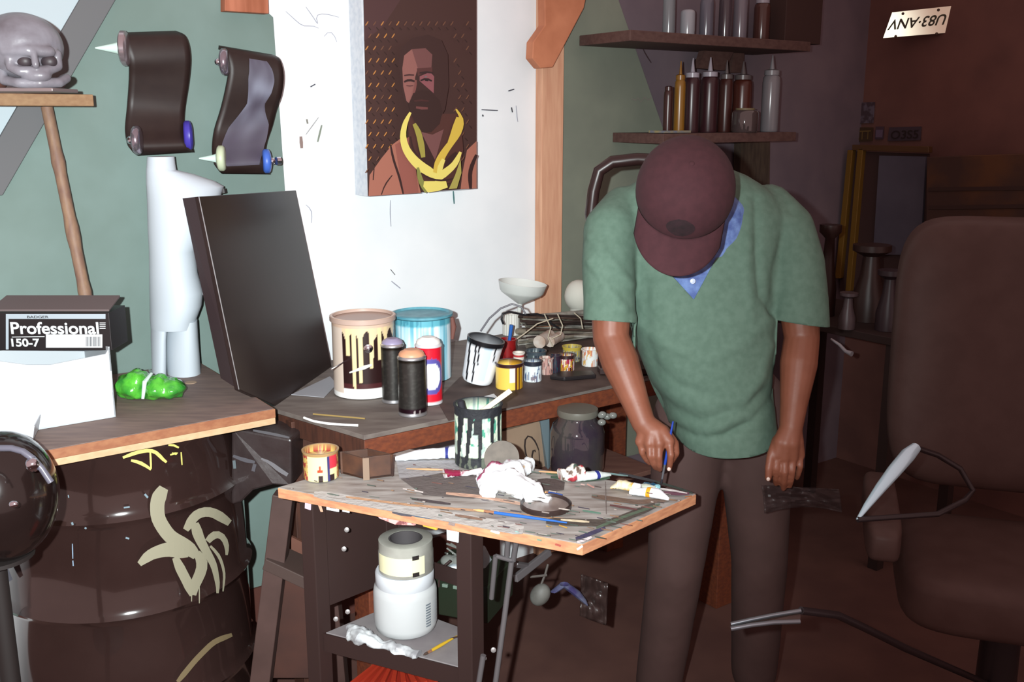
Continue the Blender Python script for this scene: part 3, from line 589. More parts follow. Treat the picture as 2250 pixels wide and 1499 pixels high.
# cream bucket with brown label
cB_, rB_, hB_ = cylpx(736, 870, 708, 880, BZ); fa = facing(cB_)
drips = [(-6, .25, .9), (-18, .10, 1.), (14, .45, .7), (30, .55, .8), (-30, .62, .8), (44, .7, .7)]
def col_cream(a, f, k):
    x = da(a, fa)
    if f > .9: return (196, 168, 148)
    if f < .07: return (228, 228, 226)
    if -42 < x < 130:
        if f < .14: return (232, 232, 228)
        for d_, f0, w_ in drips:
            if abs(x-d_) < (2.2+3*f*w_) and f > f0*.9: return (216, 196, 150)
        if f > .82+.06*math.sin(x*.25): return (206, 184, 150)
        if f < .2: return (66, 30, 32)
        return (38, 20, 20)
    return (200, 184, 170)
t, c, r, h = can('paint_bucket', 'cream paint bucket with brown label and tan drips', 'bucket', (736, 870, 708, 880), BZ, col_cream, GLOSSP, seg=180, nk=60)
b = MB(); b.lathe([(r+.001, h-.012), (r+.005, h-.01), (r+.005, h+.002), (r-.004, h+.002), (r-.006, h-.004), (r*.97, h-.006)], c, up, 64); b2 = b
obj('rim', b, mat('bucket_rim', (176, 152, 140), .4), t, smooth=True)
b = MB(); e1 = W(0, 0)*0; hd = (O-c); hd.z = 0; hd.normalize(); sd = Vector((-hd.y, hd.x, 0))
ear = c+hd*(r+.004)*.98+sd*(.012)+up*(h*.66); b.lathe([(.013, 0), (.012, .004), (.006, .006), (0, .009)], ear, hd, 16); obj('ear', b, m_chrome, t, smooth=True)
b = MB(); e0 = ear+hd*.006; pts = [e0, e0.lerp(P(728, 812, BZ+.06), .5)+up*.002, D(728, 812, 2.50)]; b.tube(pts, .0018, 6); obj('wire_handle', b, m_chrome, t)
b = MB(); b.tube([c+hd*(r+.002)-sd*.02*k+up*(h*(.42-.03*k)) for k in (-1, 0, 1, 2)], [.003, .006, .004, .002], 8); obj('paint_drip', b, mat('white_paint', (225, 225, 220), .3), t, smooth=True)
# blue bucket
cb2, r2, h2 = cylpx(868, 992, 705, 845, BZ+.0); 
def col_blue(a, f, k):
    n_ = noise.noise(Vector((a*.06, f*1.2, 3)))+.6*noise.noise(Vector((a*.3, f*.5, 7)))
    if f > .88: return (96, 170, 186) if n_ > -.1 else (70, 140, 160)
    k2 = max(0, min(1, .5+n_*1.3)); A = (110, 176, 196); B = (226, 240, 246)
    return tuple(int(A[i]+(B[i]-A[i])*k2) for i in range(3))
t, c, r, h = can('paint_bucket', 'white bucket streaked with light blue paint behind the spray cans', 'bucket', (868, 992, 705, 845), BZ, col_blue, GLOSSP, seg=140, nk=30)
b = MB(); b.lathe([(r*.5, h-.004), (r+.002, h-.004), (r+.007, h), (r+.007, h+.006), (r-.002, h+.008), (r-.006, h+.002), (r*.5, h+.001)], c, up, 64); obj('lid', b, mat('blue_lid', (96, 158, 172), .4, c2=(70, 130, 148), scale=25), t, smooth=True)
b = MB(); hd = (O-c); hd.z = 0; hd.normalize(); sd = Vector((-hd.y, hd.x, 0)); side = c-sd*(r+.004) if (c-sd*r).x > c.x else c+sd*(r+.004)
b.tube([side+up*(h*.95), side+up*(h*.8)+Vector((.004, 0, 0)), side+up*(h*.6)], [.006, .009, .005], 8); obj('paint_crust', b, mat('brown_crust', (110, 70, 62), .8), t, smooth=True)
# spray cans
def spray(box, label, bodycol, capcol, capk, m, extra=None):
    c, r, h = cylpx(*box, BZ); c = Vector((c.x, c.y, BZ+.0015)); t = thing('spray_can', label, 'spray can', c, 'spray cans')
    hb = h*capk; fa = facing(c)
    prof = [(0, .002), (r*.9, .002), (r*.99, 0), (r*1.0, .003), (r*.98, .006)]+[(r*.98, .006+(hb-.008)*k/34) for k in range(1, 35)]+[(r*1.0, hb), (r*1.0, hb+.003), (r*.86, hb+.008)]
    n = len(prof)
    b = MB(); b.lathe(prof+[(0, hb+.008)], c, up, 96, colfn=lambda a, hh, k: (190, 190, 194) if (k < 5 or k >= 39) else bodycol(da(a, fa), hh/hb)); obj('body', b, m, t, smooth=True)
    b = MB(); hc = h-hb
    b.lathe([(r*.9, hb+.006), (r*.9, hb+hc*.45), (r*.80, hb+hc*.72), (r*.55, hb+hc*.92), (r*.5, hb+hc), (r*.3, hb+hc), (0, hb+hc*.96)], c, up, 40)
    obj('cap', b, capcol, t, smooth=True, label=None); return t, c, r, h, hb, fa
cs_bk = vmat('spray_black', .34, metal=.85)
def bkc(x, f):
    if f < .13 and (abs(x-(8)) < 7 and abs(f-.085) < .03*(1-abs(x-8)/7)): return (200, 190, 190)
    if f < .13 and (abs(x-(30)) < 7 and abs(f-.085) < .03*(1-abs(x-30)/7)): return (200, 190, 190)
    if f < .13: return (52, 28, 40)
    if f > .94: return (50, 44, 38)
    n_ = noise.noise(Vector((x*.05, f*30, 0))); return (84, 83, 80) if n_ > 0.15 else (76, 74, 72)
spray((840, 891, 750, 889), 'black spray can with lavender cap, behind the tan-capped one', lambda x, f: bkc(x, max(f, .14)), mat('lavender_cap', (138, 130, 158), .45), .885, cs_bk)
spray((876, 939, 776, 919), 'black spray can with tan cap, front of the three', bkc, mat('tan_cap', (196, 142, 110), .45), .87, cs_bk)
def redc(x, f):
    u, v = (x-14)/62, (f-.50)/.32; d = math.hypot(u, v)
    if d < .72: return (226, 232, 236)
    if d < 1: return (84, 78, 150)
    return (196, 24, 44)
spray((914, 973, 748, 893), 'red spray can with white cap and blue-ringed round emblem', redc, mat('white_cap', (220, 218, 214), .35), .87, vmat('spray_red', .3))
# white tilted pot with black rim drips
hp = thing('tilted_pot', 'white plastic pot with dripping black rim tipped against the red cup', 'pot', P(1045, 840, BZ))
pc = P(1048, 836, BZ+.012); ax_ = Vector((.22, -.05, 1)).normalized()
rp = .052; hh_ = .128
pf = [(0, 0), (rp*.78, 0), (rp*.86, .008)]+[(rp*(.86+.14*k/12), .008+(hh_-.02)*k/12) for k in range(1, 13)]+[(rp*1.03, hh_-.012), (rp*1.04, hh_), (rp*.96, hh_), (rp*.8, .02), (0, .02)]
def potc(a, hgt, k):
    f = hgt/hh_; x = da(a, facing(pc))
    if f > .86: return (20, 20, 24)
    for d_, e_, w_ in [(-26, .05, 3.4), (-14, .45, 3), (-52, 0, 5), (40, .6, 3)]:
        if abs(x-d_+12*(f-.5)) < w_ and f > e_: return (26, 26, 30)
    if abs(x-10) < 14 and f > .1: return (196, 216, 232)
    return (228, 232, 238)
b = MB(); b.lathe(pf, pc, ax_, 120, colfn=potc); obj('cup', b, GLOSSP, hp, smooth=True)
b = MB(); ptop = D(1058, 728, 2.66); pts = [D(x, y, pc.y+.01) for x, y in [(1056, 728), (1075, 700), (1100, 678), (1125, 668), (1145, 674), (1155, 690)]]; b.tube(pts, .0028, 8); obj('wire_handle', b, mat('grey_wire', (92, 92, 98), .4), hp, smooth=True)
# red cup with blue marker
t, c, r, h = can('red_cup', 'small red cup holding a blue-handled brush', 'cup', (1096, 1134, 752, 798), BZ, lambda a, f, k: (126, 20, 22) if noise.noise(Vector((a*.05, f*3, 0))) < .2 else (100, 16, 18), GLOSSP)
b = MB(); c2v = c+up*.02; b.tube([c2v, D(1124, 714, c.y)], [.004, .0065], 10); obj('blue_marker', b, mat('blue_handle', (36, 88, 160), .35), None, smooth=True, label='blue brush handle standing in the red cup', cat='brush')
# yellow can, small jars
def speck(base, cols, sc=9, th=.25, top=None):
    def fn(a, f, k):
        if top and f > .82: return top
        n1 = noise.noise(Vector((a*sc*.01, f*3, base[0]*.1)))
        for i, cc in enumerate(cols):
            if noise.noise(Vector((a*sc*.012+i*9.1, f*2.2, i*5.3+base[1]*.1))) > th: return cc
        return base
    return fn
cy = cylpx(1089, 1150, 812, 860, BZ); fy = facing(cy[0])
def yc(a, f, k):
    x = da(a, fy)
    if f > .88: return (52, 26, 26)
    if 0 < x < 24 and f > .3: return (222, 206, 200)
    if 26 < x < 34 or 44 < x < 48: return (74, 36, 26)
    if x > 34: return (186, 140, 34)
    return (222, 188, 84)
can('yellow_can', 'yellow paint can at the front of the jar cluster', 'can', (1089, 1149, 806, 860), BZ, yc, GLOSSP, seg=120)
can('paint_jar', 'white paint-specked jar with dark lid beside the yellow can', 'jar', (1151, 1190, 800, 842), BZ, speck((206, 216, 220), [(70, 92, 130), (120, 110, 120)], top=(34, 38, 50)), GLOSSP)
can('paint_jar', 'dull pink jar between two white jars', 'jar', (1186, 1215, 792, 826), BZ, speck((170, 130, 122), [(90, 70, 70), (200, 190, 180)]), GLOSSP)
can('paint_jar', 'yellow and red smeared jar with black lid', 'jar', (1226, 1262, 786, 818), BZ, speck((190, 150, 50), [(150, 40, 60), (228, 220, 216), (50, 24, 26)], th=.12, top=(50, 30, 32)), GLOSSP)
can('paint_jar', 'white jar with orange smears beside the man\'s arm', 'jar', (1278, 1315, 774, 808), BZ, speck((208, 212, 210), [(200, 160, 90), (190, 120, 90)], th=.3), GLOSSP)
can('paint_jar', 'small white jar with red band behind the yellow can', 'jar', (1128, 1152, 780, 812), BZ, lambda a, f, k: (170, 50, 50) if .8 < f < .92 else (208, 200, 190), GLOSSP)
can('paint_jar', 'grey speckled jar with yellow rim in the back row', 'jar', (1236, 1276, 768, 798), BZ, speck((130, 132, 124), [(60, 60, 64), (180, 160, 70)], top=(170, 150, 60)), GLOSSP)
can('paint_jar', 'dark purple jar in the shadow of the jar row', 'jar', (1208, 1232, 786, 822), BZ, speck((44, 30, 44), [(24, 60, 70)]), GLOSSP)
can('paint_jar', 'teal and black smeared jar behind the white speckled jar', 'jar', (1156, 1200, 778, 806), BZ, speck((66, 78, 82), [(20, 30, 50), (150, 160, 160)], top=(60, 70, 78)), GLOSSP)
can('ribbed_cup', 'white fluted cup behind the red cup', 'cup', (1104, 1142, 694, 740), BZ+.035, lambda a, f, k: (216, 216, 210) if int(a/9) % 2 else (184, 182, 174), GLOSSP)
b = MB(); b.box((W(1122, 740, 2.6).x+.0, W(1122, 740, 2.6).y, BZ), (0, 0, 0)) if 0 else None
# funnel bowl
fc = W(1146, 640, 2.66); t = thing('funnel', 'translucent white funnel above the tied stick bundle', 'funnel', fc-up*.1)
rf_ = (1202-1092)/2/F*(fc-O).length*.98; ax_ = Vector((.12, 0, 1)).normalized()
b = MB(); b.lathe([(.006, -.085), (.008, -.04), (.02, -.033), (rf_*.82, -.004), (rf_*.9, .004), (rf_, .034), (rf_*.98, .034), (rf_*.86, .004), (.015, -.03), (.004, -.04)], fc+up*-.004, ax_, 40); obj('cone', b, mat('milky_funnel', (206, 210, 206), .3, alpha=.9), t, smooth=True)
b = MB(); b.tube([fc-up*.08, Vector((fc.x, fc.y, BZ+.06))], .006, 8); obj('stem', b, mat('milky_funnel', (206, 210, 206)), t)
# plaster bulb behind the bundle
gc = W(1272, 650, 2.68); b = MB(); b.ell(gc, (.052, .05, .058)); b.lathe([(.03, -.07), (.032, -.04), (.04, -.03)], gc, up, 24)
for v in b.v: v += (v-gc)*.05*noise.noise(v*20)
obj('plaster_head', b, mat('plaster', (186, 186, 176), .7), None, smooth=True, label='rounded pale plaster form behind the stick bundle', cat='sculpture')
b = MB(); b.lathe([(.045, 0), (.045, gc.z-.07-BZ)], (gc.x, gc.y, BZ+.0015), up, 20); obj('tin', b, mat('grey_tin', (96, 92, 88), .5), None, smooth=True, label='grey tin under the pale plaster form', cat='tin')
# bundle of sticks / rolled tubes tied with string
bun = thing('stick_bundle', 'bundle of pale and dark sticks tied with string behind the jars', 'bundle', G(W(1215, 740, 2.6).dot(ds), 2.6, BZ))
cols = [(150, 146, 136), (110, 102, 92), (52, 38, 34), (176, 172, 162), (78, 60, 50), (128, 120, 106)]
mss = [mat('stick_%d' % i, c, .7, c2=tuple(int(v*.7) for v in c), scale=25) for i, c in enumerate(cols)]
for k in range(34):
    x0 = 1135+random.random()*25; x1 = 1300+random.random()*20; lv = k/33; y0 = 762-66*lv+random.uniform(-6, 6); y1 = y0+random.uniform(-14, 12)-4
    w0 = 2.56+random.uniform(-.03, .05)+.05*lv; b = MB(); r_ = random.choice([.004, .005, .007, .010])
    a_ = W(x0, y0, w0); c__ = W(x1, y1, w0+random.uniform(-.02, .02)); a_.z = max(a_.z, BZ+r_+.003); c__.z = max(c__.z, BZ+r_+.003)
    m_ = a_.lerp(c__, .5)+Vector((0, 0, random.uniform(-.004, .006)))
    b.tube([a_, m_, c__], [r_, r_*.9, r_*.8], 8); obj('stick', b, random.choice(mss), bun, smooth=True)
for k, (x, y, r0) in enumerate([(1185, 752, .021), (1208, 752, .017)]):
    p = W(x, y, 2.49); b = MB(); b.lathe([(r0, 0), (r0, .1), (0, .1)], p, dw*.5+ds*.8, 24); obj('roll', b, mat('paper_roll', (186, 178, 170), .7, c2=(150, 120, 100), scale=20), bun, smooth=True)
for k, (xs) in enumerate([[(1196, 690), (1210, 720), (1204, 742), (1215, 762)], [(1225, 690), (1236, 715), (1232, 735), (1212, 745)], [(1262, 688), (1276, 700), (1280, 722)], [(1215, 700), (1180, 712), (1150, 735), (1125, 752)]]):
    b = MB(); b.tube([W(x, y, 2.46) for x, y in xs], .002, 6); obj('string', b, mat('string', (176, 166, 146), .8), bun, smooth=True)
b = MB(); pts = [W(x, y, 2.5) for x, y in [(1106, 712), (1102, 702), (1104, 690), (1118, 685), (1135, 688), (1150, 692), (1180, 690), (1200, 696), (1212, 712), (1228, 722)]]; b.tube(pts, .0035, 8)
obj('cable', b, mat('black_cable', (30, 30, 34), .4), None, smooth=True, label='black cable looped over the stick bundle', cat='cable')
b = MB(); q_ = [P(x, y, BZ+.001) for x, y in [(640, 868), (725, 828), (740, 845), (712, 874)]]; b.slab(q_, up, .0015); obj('paper_sheet', b, mat('grey_paper', (150, 152, 158), .7), None, label='grey paper sheet between the leaning case and cream bucket', cat='paper')
b = MB(); pts = [P(x, y, BZ+.004) for x, y in [(668, 918), (690, 926), (720, 931), (760, 934), (787, 935)]]; b.tube(pts, .0032, 6); obj('plastic_strip', b, mat('white_strip', (230, 230, 228), .4), None, smooth=True, label='thin white curved strip near the bench corner', cat='strip')
b = MB(); b.tube([P(688, 910, BZ+.003), P(802, 920, BZ+.003)], .0022, 6); obj('thin_stick', b, mat('ochre_stick', (140, 118, 70), .6), None, label='thin ochre stick behind the white strip', cat='stick')
b = MB(); b.slab([P(x, y, BZ+.002) for x, y in [(1060, 873), (1085, 866), (1092, 873), (1066, 880)]], up, .001); obj('paint_scrap', b, mat('white_scrap', (200, 205, 210), .5), None, label='small white scrap on the stained bench top', cat='scrap')
b = MB(); b.slab([P(x, y, BZ+.002) for x, y in [(1208, 834), (1230, 824), (1300, 822), (1310, 832), (1240, 838)]], up, .012); obj('dark_tray', b, mat('black_tray', (26, 22, 24), .4), None, bevel=.003, label='low black tray in front of the jars', cat='tray')
# things beneath the bench: cardboard box, glass jar
cbx = thing('cardboard_box', 'brown cardboard box with black spiral drawing below the bench', 'box', D(1165, 1030, 2.6))
b = MB(); pA, pB, pC = D(1098, 950, 2.54), D(1185, 926, 2.66), D(1098, 1045, 2.54); nA = (pB-pA).cross(pC-pA).normalized()
def onA(x, y): r = ray(x, y); return O+r*((pA-O).dot(nA)/r.dot(nA))
fb = [pA, pB, onA(1212, 1045), onA(1150, 1045), pC]; b.slab(fb, Vector((-.3, 1, 0)), .10); obj('carton', b, mat('cardboard', (142, 120, 100), .8, c2=(130, 108, 90), scale=8), cbx)
b = MB(); b.slab([D(1187, 926, 2.655), D(1207, 921, 2.68), D(1212, 1040, 2.68), D(1205, 1040, 2.655)], Vector((-.3, 1, 0)), .1); obj('tape_side', b, mat('grey_blue_side', (96, 110, 116), .6), cbx)
def sfx(x, y, L):
    p0, p1, p2 = fb[0], fb[1], fb[4]; n_ = (p1-p0).cross(p2-p0).normalized(); r = ray(x, y); p = O+r*((p0-O).dot(n_)/r.dot(n_)); return p-r*.0012*(L+1)
marks('spiral_drawing', [('s', (46, 36, 34), [(1184, 990), (1176, 968), (1160, 954), (1152, 966), (1154, 995), (1162, 1018), (1180, 1024)], 3.5, 1), ('s', (46, 36, 34), [(1170, 1018), (1168, 1000), (1170, 988), (1178, 988), (1176, 994)], 4, 1), ('s', (60, 48, 44), [(1184, 990), (1186, 1020)], 2.5, 1)], sfx, PAINT, cbx)
jc = D(1268, 980, 2.62); jr = 62/F*2.65
t = thing('glass_jar', 'large glass jar of dark purple paint water below the bench', 'jar', (jc.x, jc.y, jc.z-.09))
b = MB(); b.lathe([(0, -.08), (jr*.9, -.08), (jr, -.06), (jr, .04), (jr*.9, .065), (jr*.7, .08), (jr*.7, .095), (0, .095)], jc, up, 40); obj('jar_glass', b, mat('dark_jar_glass', (48, 40, 50), .06, c2=(64, 62, 58), scale=10, coat=1), t, smooth=True)
b = MB(); b.lathe([(jr*.74, .09), (jr*.76, .1), (jr*.74, .108), (0, .108)], jc, up, 32); obj('lid', b, mat('jar_lid', (96, 94, 86), .4), t, smooth=True)
b = MB(); b.box(jc-up*.0875+Vector((-.05, 0, 0)), (.5, .26, .014)); obj('under_shelf', b, m_dark, bench, bevel=.002)
b = MB()
for v in range(5): b.ell(jc+Vector((.045+random.uniform(0, .05), -.02+random.uniform(-.03, .03), .08+random.uniform(0, .02))), (.012, .01, .009), seg=10, rings=6)
obj('crumpled_wrap', b, mat('clear_crumple', (110, 112, 108), .2), t, smooth=True)

# ---------------------------------------------------------------- cart with painted board
TZ = .85
A_, B_, C_ = P(610, 1072, TZ), P(1280, 1196, TZ), P(1530, 1086, TZ); D_ = A_+(C_-B_)
u1 = (B_-A_).normalized(); v1 = (C_-B_).normalized()
cart = thing('painting_cart', 'small metal-legged cart with a paint-stained board as palette table', 'cart', ((A_+C_)/2).xy.to_3d())
m_pboard = mat('palette_board', (166, 162, 158), .6, c2=(116, 106, 100), scale=6, stretch=(2, 9, 4), lo=.3, hi=.72, detail=10)
m_pedge = mat('board_edge', (196, 142, 104), .65, c2=(170, 116, 86), scale=14, stretch=(2, 2, 8))
b = MB(); th = .024; b.slab([p-up*th for p in (A_, B_, C_, D_)], up, th-.001); obj('board', b, m_pedge, cart, bevel=.0012)
b = MB(); b.slab([p-up*.001+(((A_+C_)/2)-p)*.004 for p in (A_, B_, C_, D_)], up, .002); obj('board_surface', b, m_pboard, cart)
def sft(x, y, L): return P(x, y, TZ+.0016+.00012*L)
sm = [('s', (172, 168, 164), [(690, 1085), (900, 1120), (1150, 1165)], (18, 26)), ('p', (92, 84, 82), [(880, 1052), (1000, 1035), (1080, 1050), (1100, 1078), (1040, 1096), (930, 1088)]),
      ('p', (150, 148, 150), [(870, 1010), (1000, 1012), (1010, 1032), (940, 1045), (878, 1052)]), ('s', (180, 140, 108), [(760, 1092), (900, 1110), (1120, 1128), (1250, 1142)], 5), ('s', (186, 150, 130), [(980, 1084), (1060, 1092), (1160, 1110)], 7),
      ('s', (70, 60, 62), [(905, 1096), (990, 1108)], 6), ('s', (208, 200, 196), [(885, 1074), (930, 1082)], 4), ('s', (74, 62, 60), [(1180, 1062), (1240, 1068)], 26), ('s', (60, 84, 66), [(1210, 1048), (1280, 1056), (1340, 1050)], 7),
      ('s', (84, 110, 92), [(1200, 1040), (1250, 1046)], 5), ('s', (90, 130, 112), [(1280, 1122), (1320, 1128)], 4), ('s', (74, 66, 60), [(1200, 1146), (1340, 1150), (1440, 1110)], 16), ('s', (104, 84, 72), [(1300, 1090), (1400, 1104), (1470, 1098)], 10),
      ('s', (84, 100, 82), [(1310, 1160), (1370, 1136), (1450, 1108)], 6), ('s', (60, 56, 86), [(1265, 1184), (1300, 1172), (1330, 1160)], 9), ('s', (220, 212, 214), [(1268, 1192), (1290, 1186), (1300, 1180)], 7), ('s', (196, 150, 60), [(1228, 1154), (1246, 1160)], 4), ('s', (210, 160, 60), [(1200, 1156), (1212, 1158)], 3),
      ('s', (214, 200, 170), [(1232, 1142), (1295, 1147)], 5), ('s', (96, 60, 60), [(1340, 1110), (1400, 1120)], 5), ('s', (190, 140, 130), [(1290, 1064), (1306, 1072)], 5), ('s', (212, 182, 176), [(1276, 1064), (1285, 1066)], 4),
      ('s', (54, 62, 56), [(1440, 1058), (1500, 1076), (1522, 1084)], 5), ('s', (108, 70, 86), [(1456, 1082), (1490, 1086), (1514, 1084)], 8), ('s', (226, 222, 222), [(1450, 1074), (1480, 1078), (1510, 1084)], (5, 3)), ('s', (170, 110, 70), [(1505, 1092), (1520, 1090)], 4),
      ('s', (150, 200, 190), [(1132, 1168), (1140, 1170)], 3), ('s', (60, 58, 62), [(1360, 1040), (1440, 1058)], 6), ('s', (120, 150, 150), [(1300, 1036), (1380, 1046)], 4), ('s', (128, 100, 84), [(1000, 1132), (1060, 1142)], 6), ('s', (110, 100, 96), [(1330, 1058), (1332, 1130)], 2)]
random.seed(3)
for k in range(130):
    a, c = random.random(), random.random(); a = a**.6; p = A_+(B_-A_)*a+(C_-B_)*c*.96
    d_ = p-O; fwd = Vector((0, math.cos(TILT), -math.sin(TILT))); zc = d_.dot(fwd); x = 1125+F*d_.x/zc; y = 749.5-F*d_.dot(Vector((0, math.sin(TILT), math.cos(TILT))))/zc
    cc = random.choice([(84, 74, 70), (172, 164, 158), (70, 86, 78), (120, 84, 78), (196, 188, 180), (66, 62, 76), (140, 112, 88), (98, 112, 104)])
    l_ = random.uniform(3, 26); x2, y2 = x+l_, y+l_*.17
    if x2 < 1500: sm.append(('s', cc, [(x, y), (x2, y2)], random.uniform(1.5, 4), 0))
marks('paint_smears', sm, sft, ROUGHP, cart, kind='stuff', label='dried paint smears')
def sfe(x, y, L):
    n_ = u1.cross(up).normalized(); r = ray(x, y); p = O+r*((A_-O).dot(n_)/r.dot(n_)); return p-r*.0006*L
marks('edge_paint', [('s', (66, 64, 72), [(862, 1124), (905, 1132)], 12), ('s', (70, 84, 100), [(905, 1132), (960, 1140)], 7), ('s', (128, 112, 108), [(986, 1148), (1000, 1152)], 16), ('s', (216, 186, 180), [(1078, 1166), (1098, 1172)], 8), ('s', (150, 70, 60), [(1220, 1196), (1232, 1200)], 7), ('s', (92, 60, 50), [(700, 1090), (760, 1100)], 3), ('s', (230, 225, 225), [(1268, 1208), (1280, 1200)], 7), ('s', (110, 130, 110), [(1180, 1186), (1190, 1188)], 6)], sfe, ROUGHP, cart)
# hanging bits under the front edge
def sfu(x, y, L): return sfe(x, y, L)+v1*.01
b = MB(); b.slab([sfu(x, y, 1) for x, y in [(973, 1160), (999, 1166), (998, 1196), (974, 1190)]], v1, .002); obj('label_tag', b, mat('white_tag', (222, 230, 236), .5), cart, label='white tag hanging from the board edge')
b = MB(); b.slab([sfu(x, y, 1) for x, y in [(812, 1124), (905, 1148), (902, 1158), (860, 1156), (825, 1142)]], v1, .004); obj('cloth_scrap', b, mat('pink_cloth', (214, 160, 156), .8, c2=(120, 70, 70), scale=50, lo=.5, hi=.6), cart, label='pink patterned cloth scrap')
b = MB(); b.slab([sfu(x, y, 1) for x, y in [(916, 1150), (928, 1150), (952, 1162), (950, 1168), (922, 1160)]], v1, .004); obj('paint_drip', b, mat('orange_paint', (226, 160, 60), .4), cart, label='orange paint drip')
b = MB(); b.slab([sfu(x, y, 1) for x, y in [(662, 1096), (674, 1100), (673, 1124), (661, 1120)]], v1, .002); obj('drip', b, mat('lilac_drip', (190, 170, 186), .5), cart)
b = MB(); b.slab([sfu(x, y, 1) for x, y in [(686, 1102), (692, 1103), (700, 1128), (696, 1128)]], v1, .002); obj('drip', b, mat('peach_drip', (200, 150, 126), .5), cart)
b = MB(); b.slab([sfu(x, y, 1) for x, y in [(708, 1106), (714, 1107), (714, 1119), (730, 1122), (731, 1111), (735, 1112), (735, 1128), (709, 1123)]], v1, .002); b.slab([sfu(x, y, 1) for x, y in [(744, 1122), (758, 1125), (758, 1130), (744, 1127)]], v1, .002); obj('drip', b, mat('white_tag', (222, 230, 236)), cart)
# cart frame
m_frame = mat('cart_metal', (44, 30, 28), .5, spec=.4); m_pipe = mat('grey_steel', (92, 88, 90), .4, .3)
SZ = .50
f1_ = P(716, 1390, SZ); f2_ = P(1012, 1466, SZ); dd = v1*.20; f4 = f1_+dd; f3 = f2_+Vector((f2_.x, f2_.y, 0)).normalized()*.17
b = MB(); b.slab([p-up*.02 for p in (f1_, f2_, f3, f4)], up, .02); obj('lower_shelf', b, mat('shelf_grey', (132, 128, 128), .6, c2=(112, 106, 108), scale=9), cart, bevel=.001)
b = MB(); b.slab([f1_-up*.045-v1*.002, f2_-up*.045-v1*.002, f2_-up*.001-v1*.002, f1_-up*.001-v1*.002], -v1, .004); obj('shelf_lip', b, m_frame, cart)
for i, p in enumerate((f1_, f2_, f3, f4)):
    q_ = p-u1*.02 if i in (0, 3) else p+u1*.025+Vector((.0, 0, 0))
    b = MB(); b.box((q_.x, q_.y, (TZ-th)/2), (.035, .035, TZ-th-.002), ax=(u1, v1, up)); obj('leg', b, m_frame, cart, bevel=.002)
b = MB(); sidep = [f1_-u1*.004, f4-u1*.004]; b.slab([sidep[0]+up*.06, sidep[1]+up*.06, sidep[1]+up*(TZ-th-SZ-.004), sidep[0]+up*(TZ-th-SZ-.004)], -u1, .003); obj('side_plate', b, m_frame, cart)
b = MB(); b.slab([f4+v1*.002+up*.1, f3+v1*.002+up*.1, f3+v1*.002+up*.14, f4+v1*.002+up*.14], v1, .003); obj('cross_bar', b, m_frame, cart)
for x, y in [(762, 1164), (756, 1206), (764, 1344), (738, 1360), (1084, 1428), (1063, 1446)]:
    b = MB(); Y = 2.02 if x < 1000 else 1.86; b.lathe([(.0055, 0), (.0055, .003), (0, .005)], D(x, y, Y), Vector((0.1, -1, .2)), 10); obj('bolt', b, mat('bolt_steel', (130, 126, 126), .4, .4), cart, smooth=True)
for pts, r_ in [([(1134, 1192, 1.88), (1128, 1232, 1.89)], .006), ([(1116, 1185, 1.88), (1114, 1222, 1.89)], .006), ([(1089, 1222, 1.88), (1128, 1233, 1.89)], .005), ([(1089, 1222, 1.88), (1080, 1315, 1.9)], .0055), ([(1124, 1235, 1.88), (1108, 1360, 1.88), (1089, 1499, 1.86), (1086, 1520, 1.86)], .006), ([(1062, 1440, 1.85), (1049, 1520, 1.85)], .006)]:
    b = MB(); b.tube([D(*p) for p in pts], r_, 8); obj('bracket_rod', b, m_pipe, cart, smooth=True)
b = MB(); bar([D(1132, 1272, 2.0), D(1208, 1212, 2.1)], .018, .01, m_pipe, 'stay', cart)
bar([D(1132, 1240, 2.0), D(1165, 1245, 2.05)], .012, .01, m_pipe, 'stay', cart)

# things on the board
def lie(x0, y0, x1, y1, z, off=.0): return P(x0, y0, z+off), P(x1, y1, z+off)
cc_, rr_, hh2 = cylpx(669, 745, 1003, 1062, TZ+.002); fg = facing(cc_)
def gold(a, f, k):
    x = da(a, fg)
    if f > .93: return (150, 120, 80)
    if abs(x-24) < 5: return (50, 50, 96)
    if 30 < x < 62 and f > .45: return (190, 50, 64)
    if abs(x+4) < 9 and abs(f-.42) < .05 or abs(x+4) < 3 and .42 < f < .62: return (170, 60, 40)
    if (abs(x+2) < 7 or abs(x-38) < 9) and f < .24: return (40, 24, 24)
    if x > 62 or x < -50: return (186, 160, 90) if noise.noise(Vector((a*.1, f*6, 0))) > 0 else (150, 60, 50)
    return (212, 200, 150)
can('tin_can', 'small cream tin with red and blue figures at the board\'s left corner', 'tin', (669, 745, 1003, 1062), TZ+.002, gold, GLOSSP, seg=120)
# open wooden box
wbx = thing('small_wooden_box', 'dark open wooden box beside the cream tin', 'box', P(808, 1045, TZ+.003))
def wp(x, y): return P(x, y, TZ+.003)
k1, k2, k3 = wp(748, 1040), wp(803, 1054), wp(866, 1046)
hB = .052; k4 = k1+(k3-k2)
for i, (a, c) in enumerate([(k1, k2), (k2, k3), (k3, k4), (k4, k1)]):
    n_ = (c-a).normalized().cross(up); 
    if n_.dot((k1+k3)/2-(a+c)/2) < 0: n_ = -n_
    b = MB(); b.slab([a, c, c+up*hB*(1 if i else .92), a+up*hB], n_, .006); obj('side', b, mat('dark_box_wood', (84, 54, 38), .6, c2=(50, 34, 30), scale=16), wbx, bevel=.0008)
b = MB(); b.slab([k1+up*.001, k2+up*.001, k3+up*.001, k4+up*.001], up, .004); obj('bottom', b, mat('dark_box_wood', (84, 54, 38)), wbx)
b = MB(); b.slab([k2-Vector((.004, .006, 0)), k2+Vector((.010, -.004, 0)), k2+Vector((.010, -.004, hB)), k2+Vector((-.004, -.006, hB))], Vector((0, 1, 0)), .004); obj('corner_plate', b, mat('worn_grey', (120, 100, 84), .6), wbx)
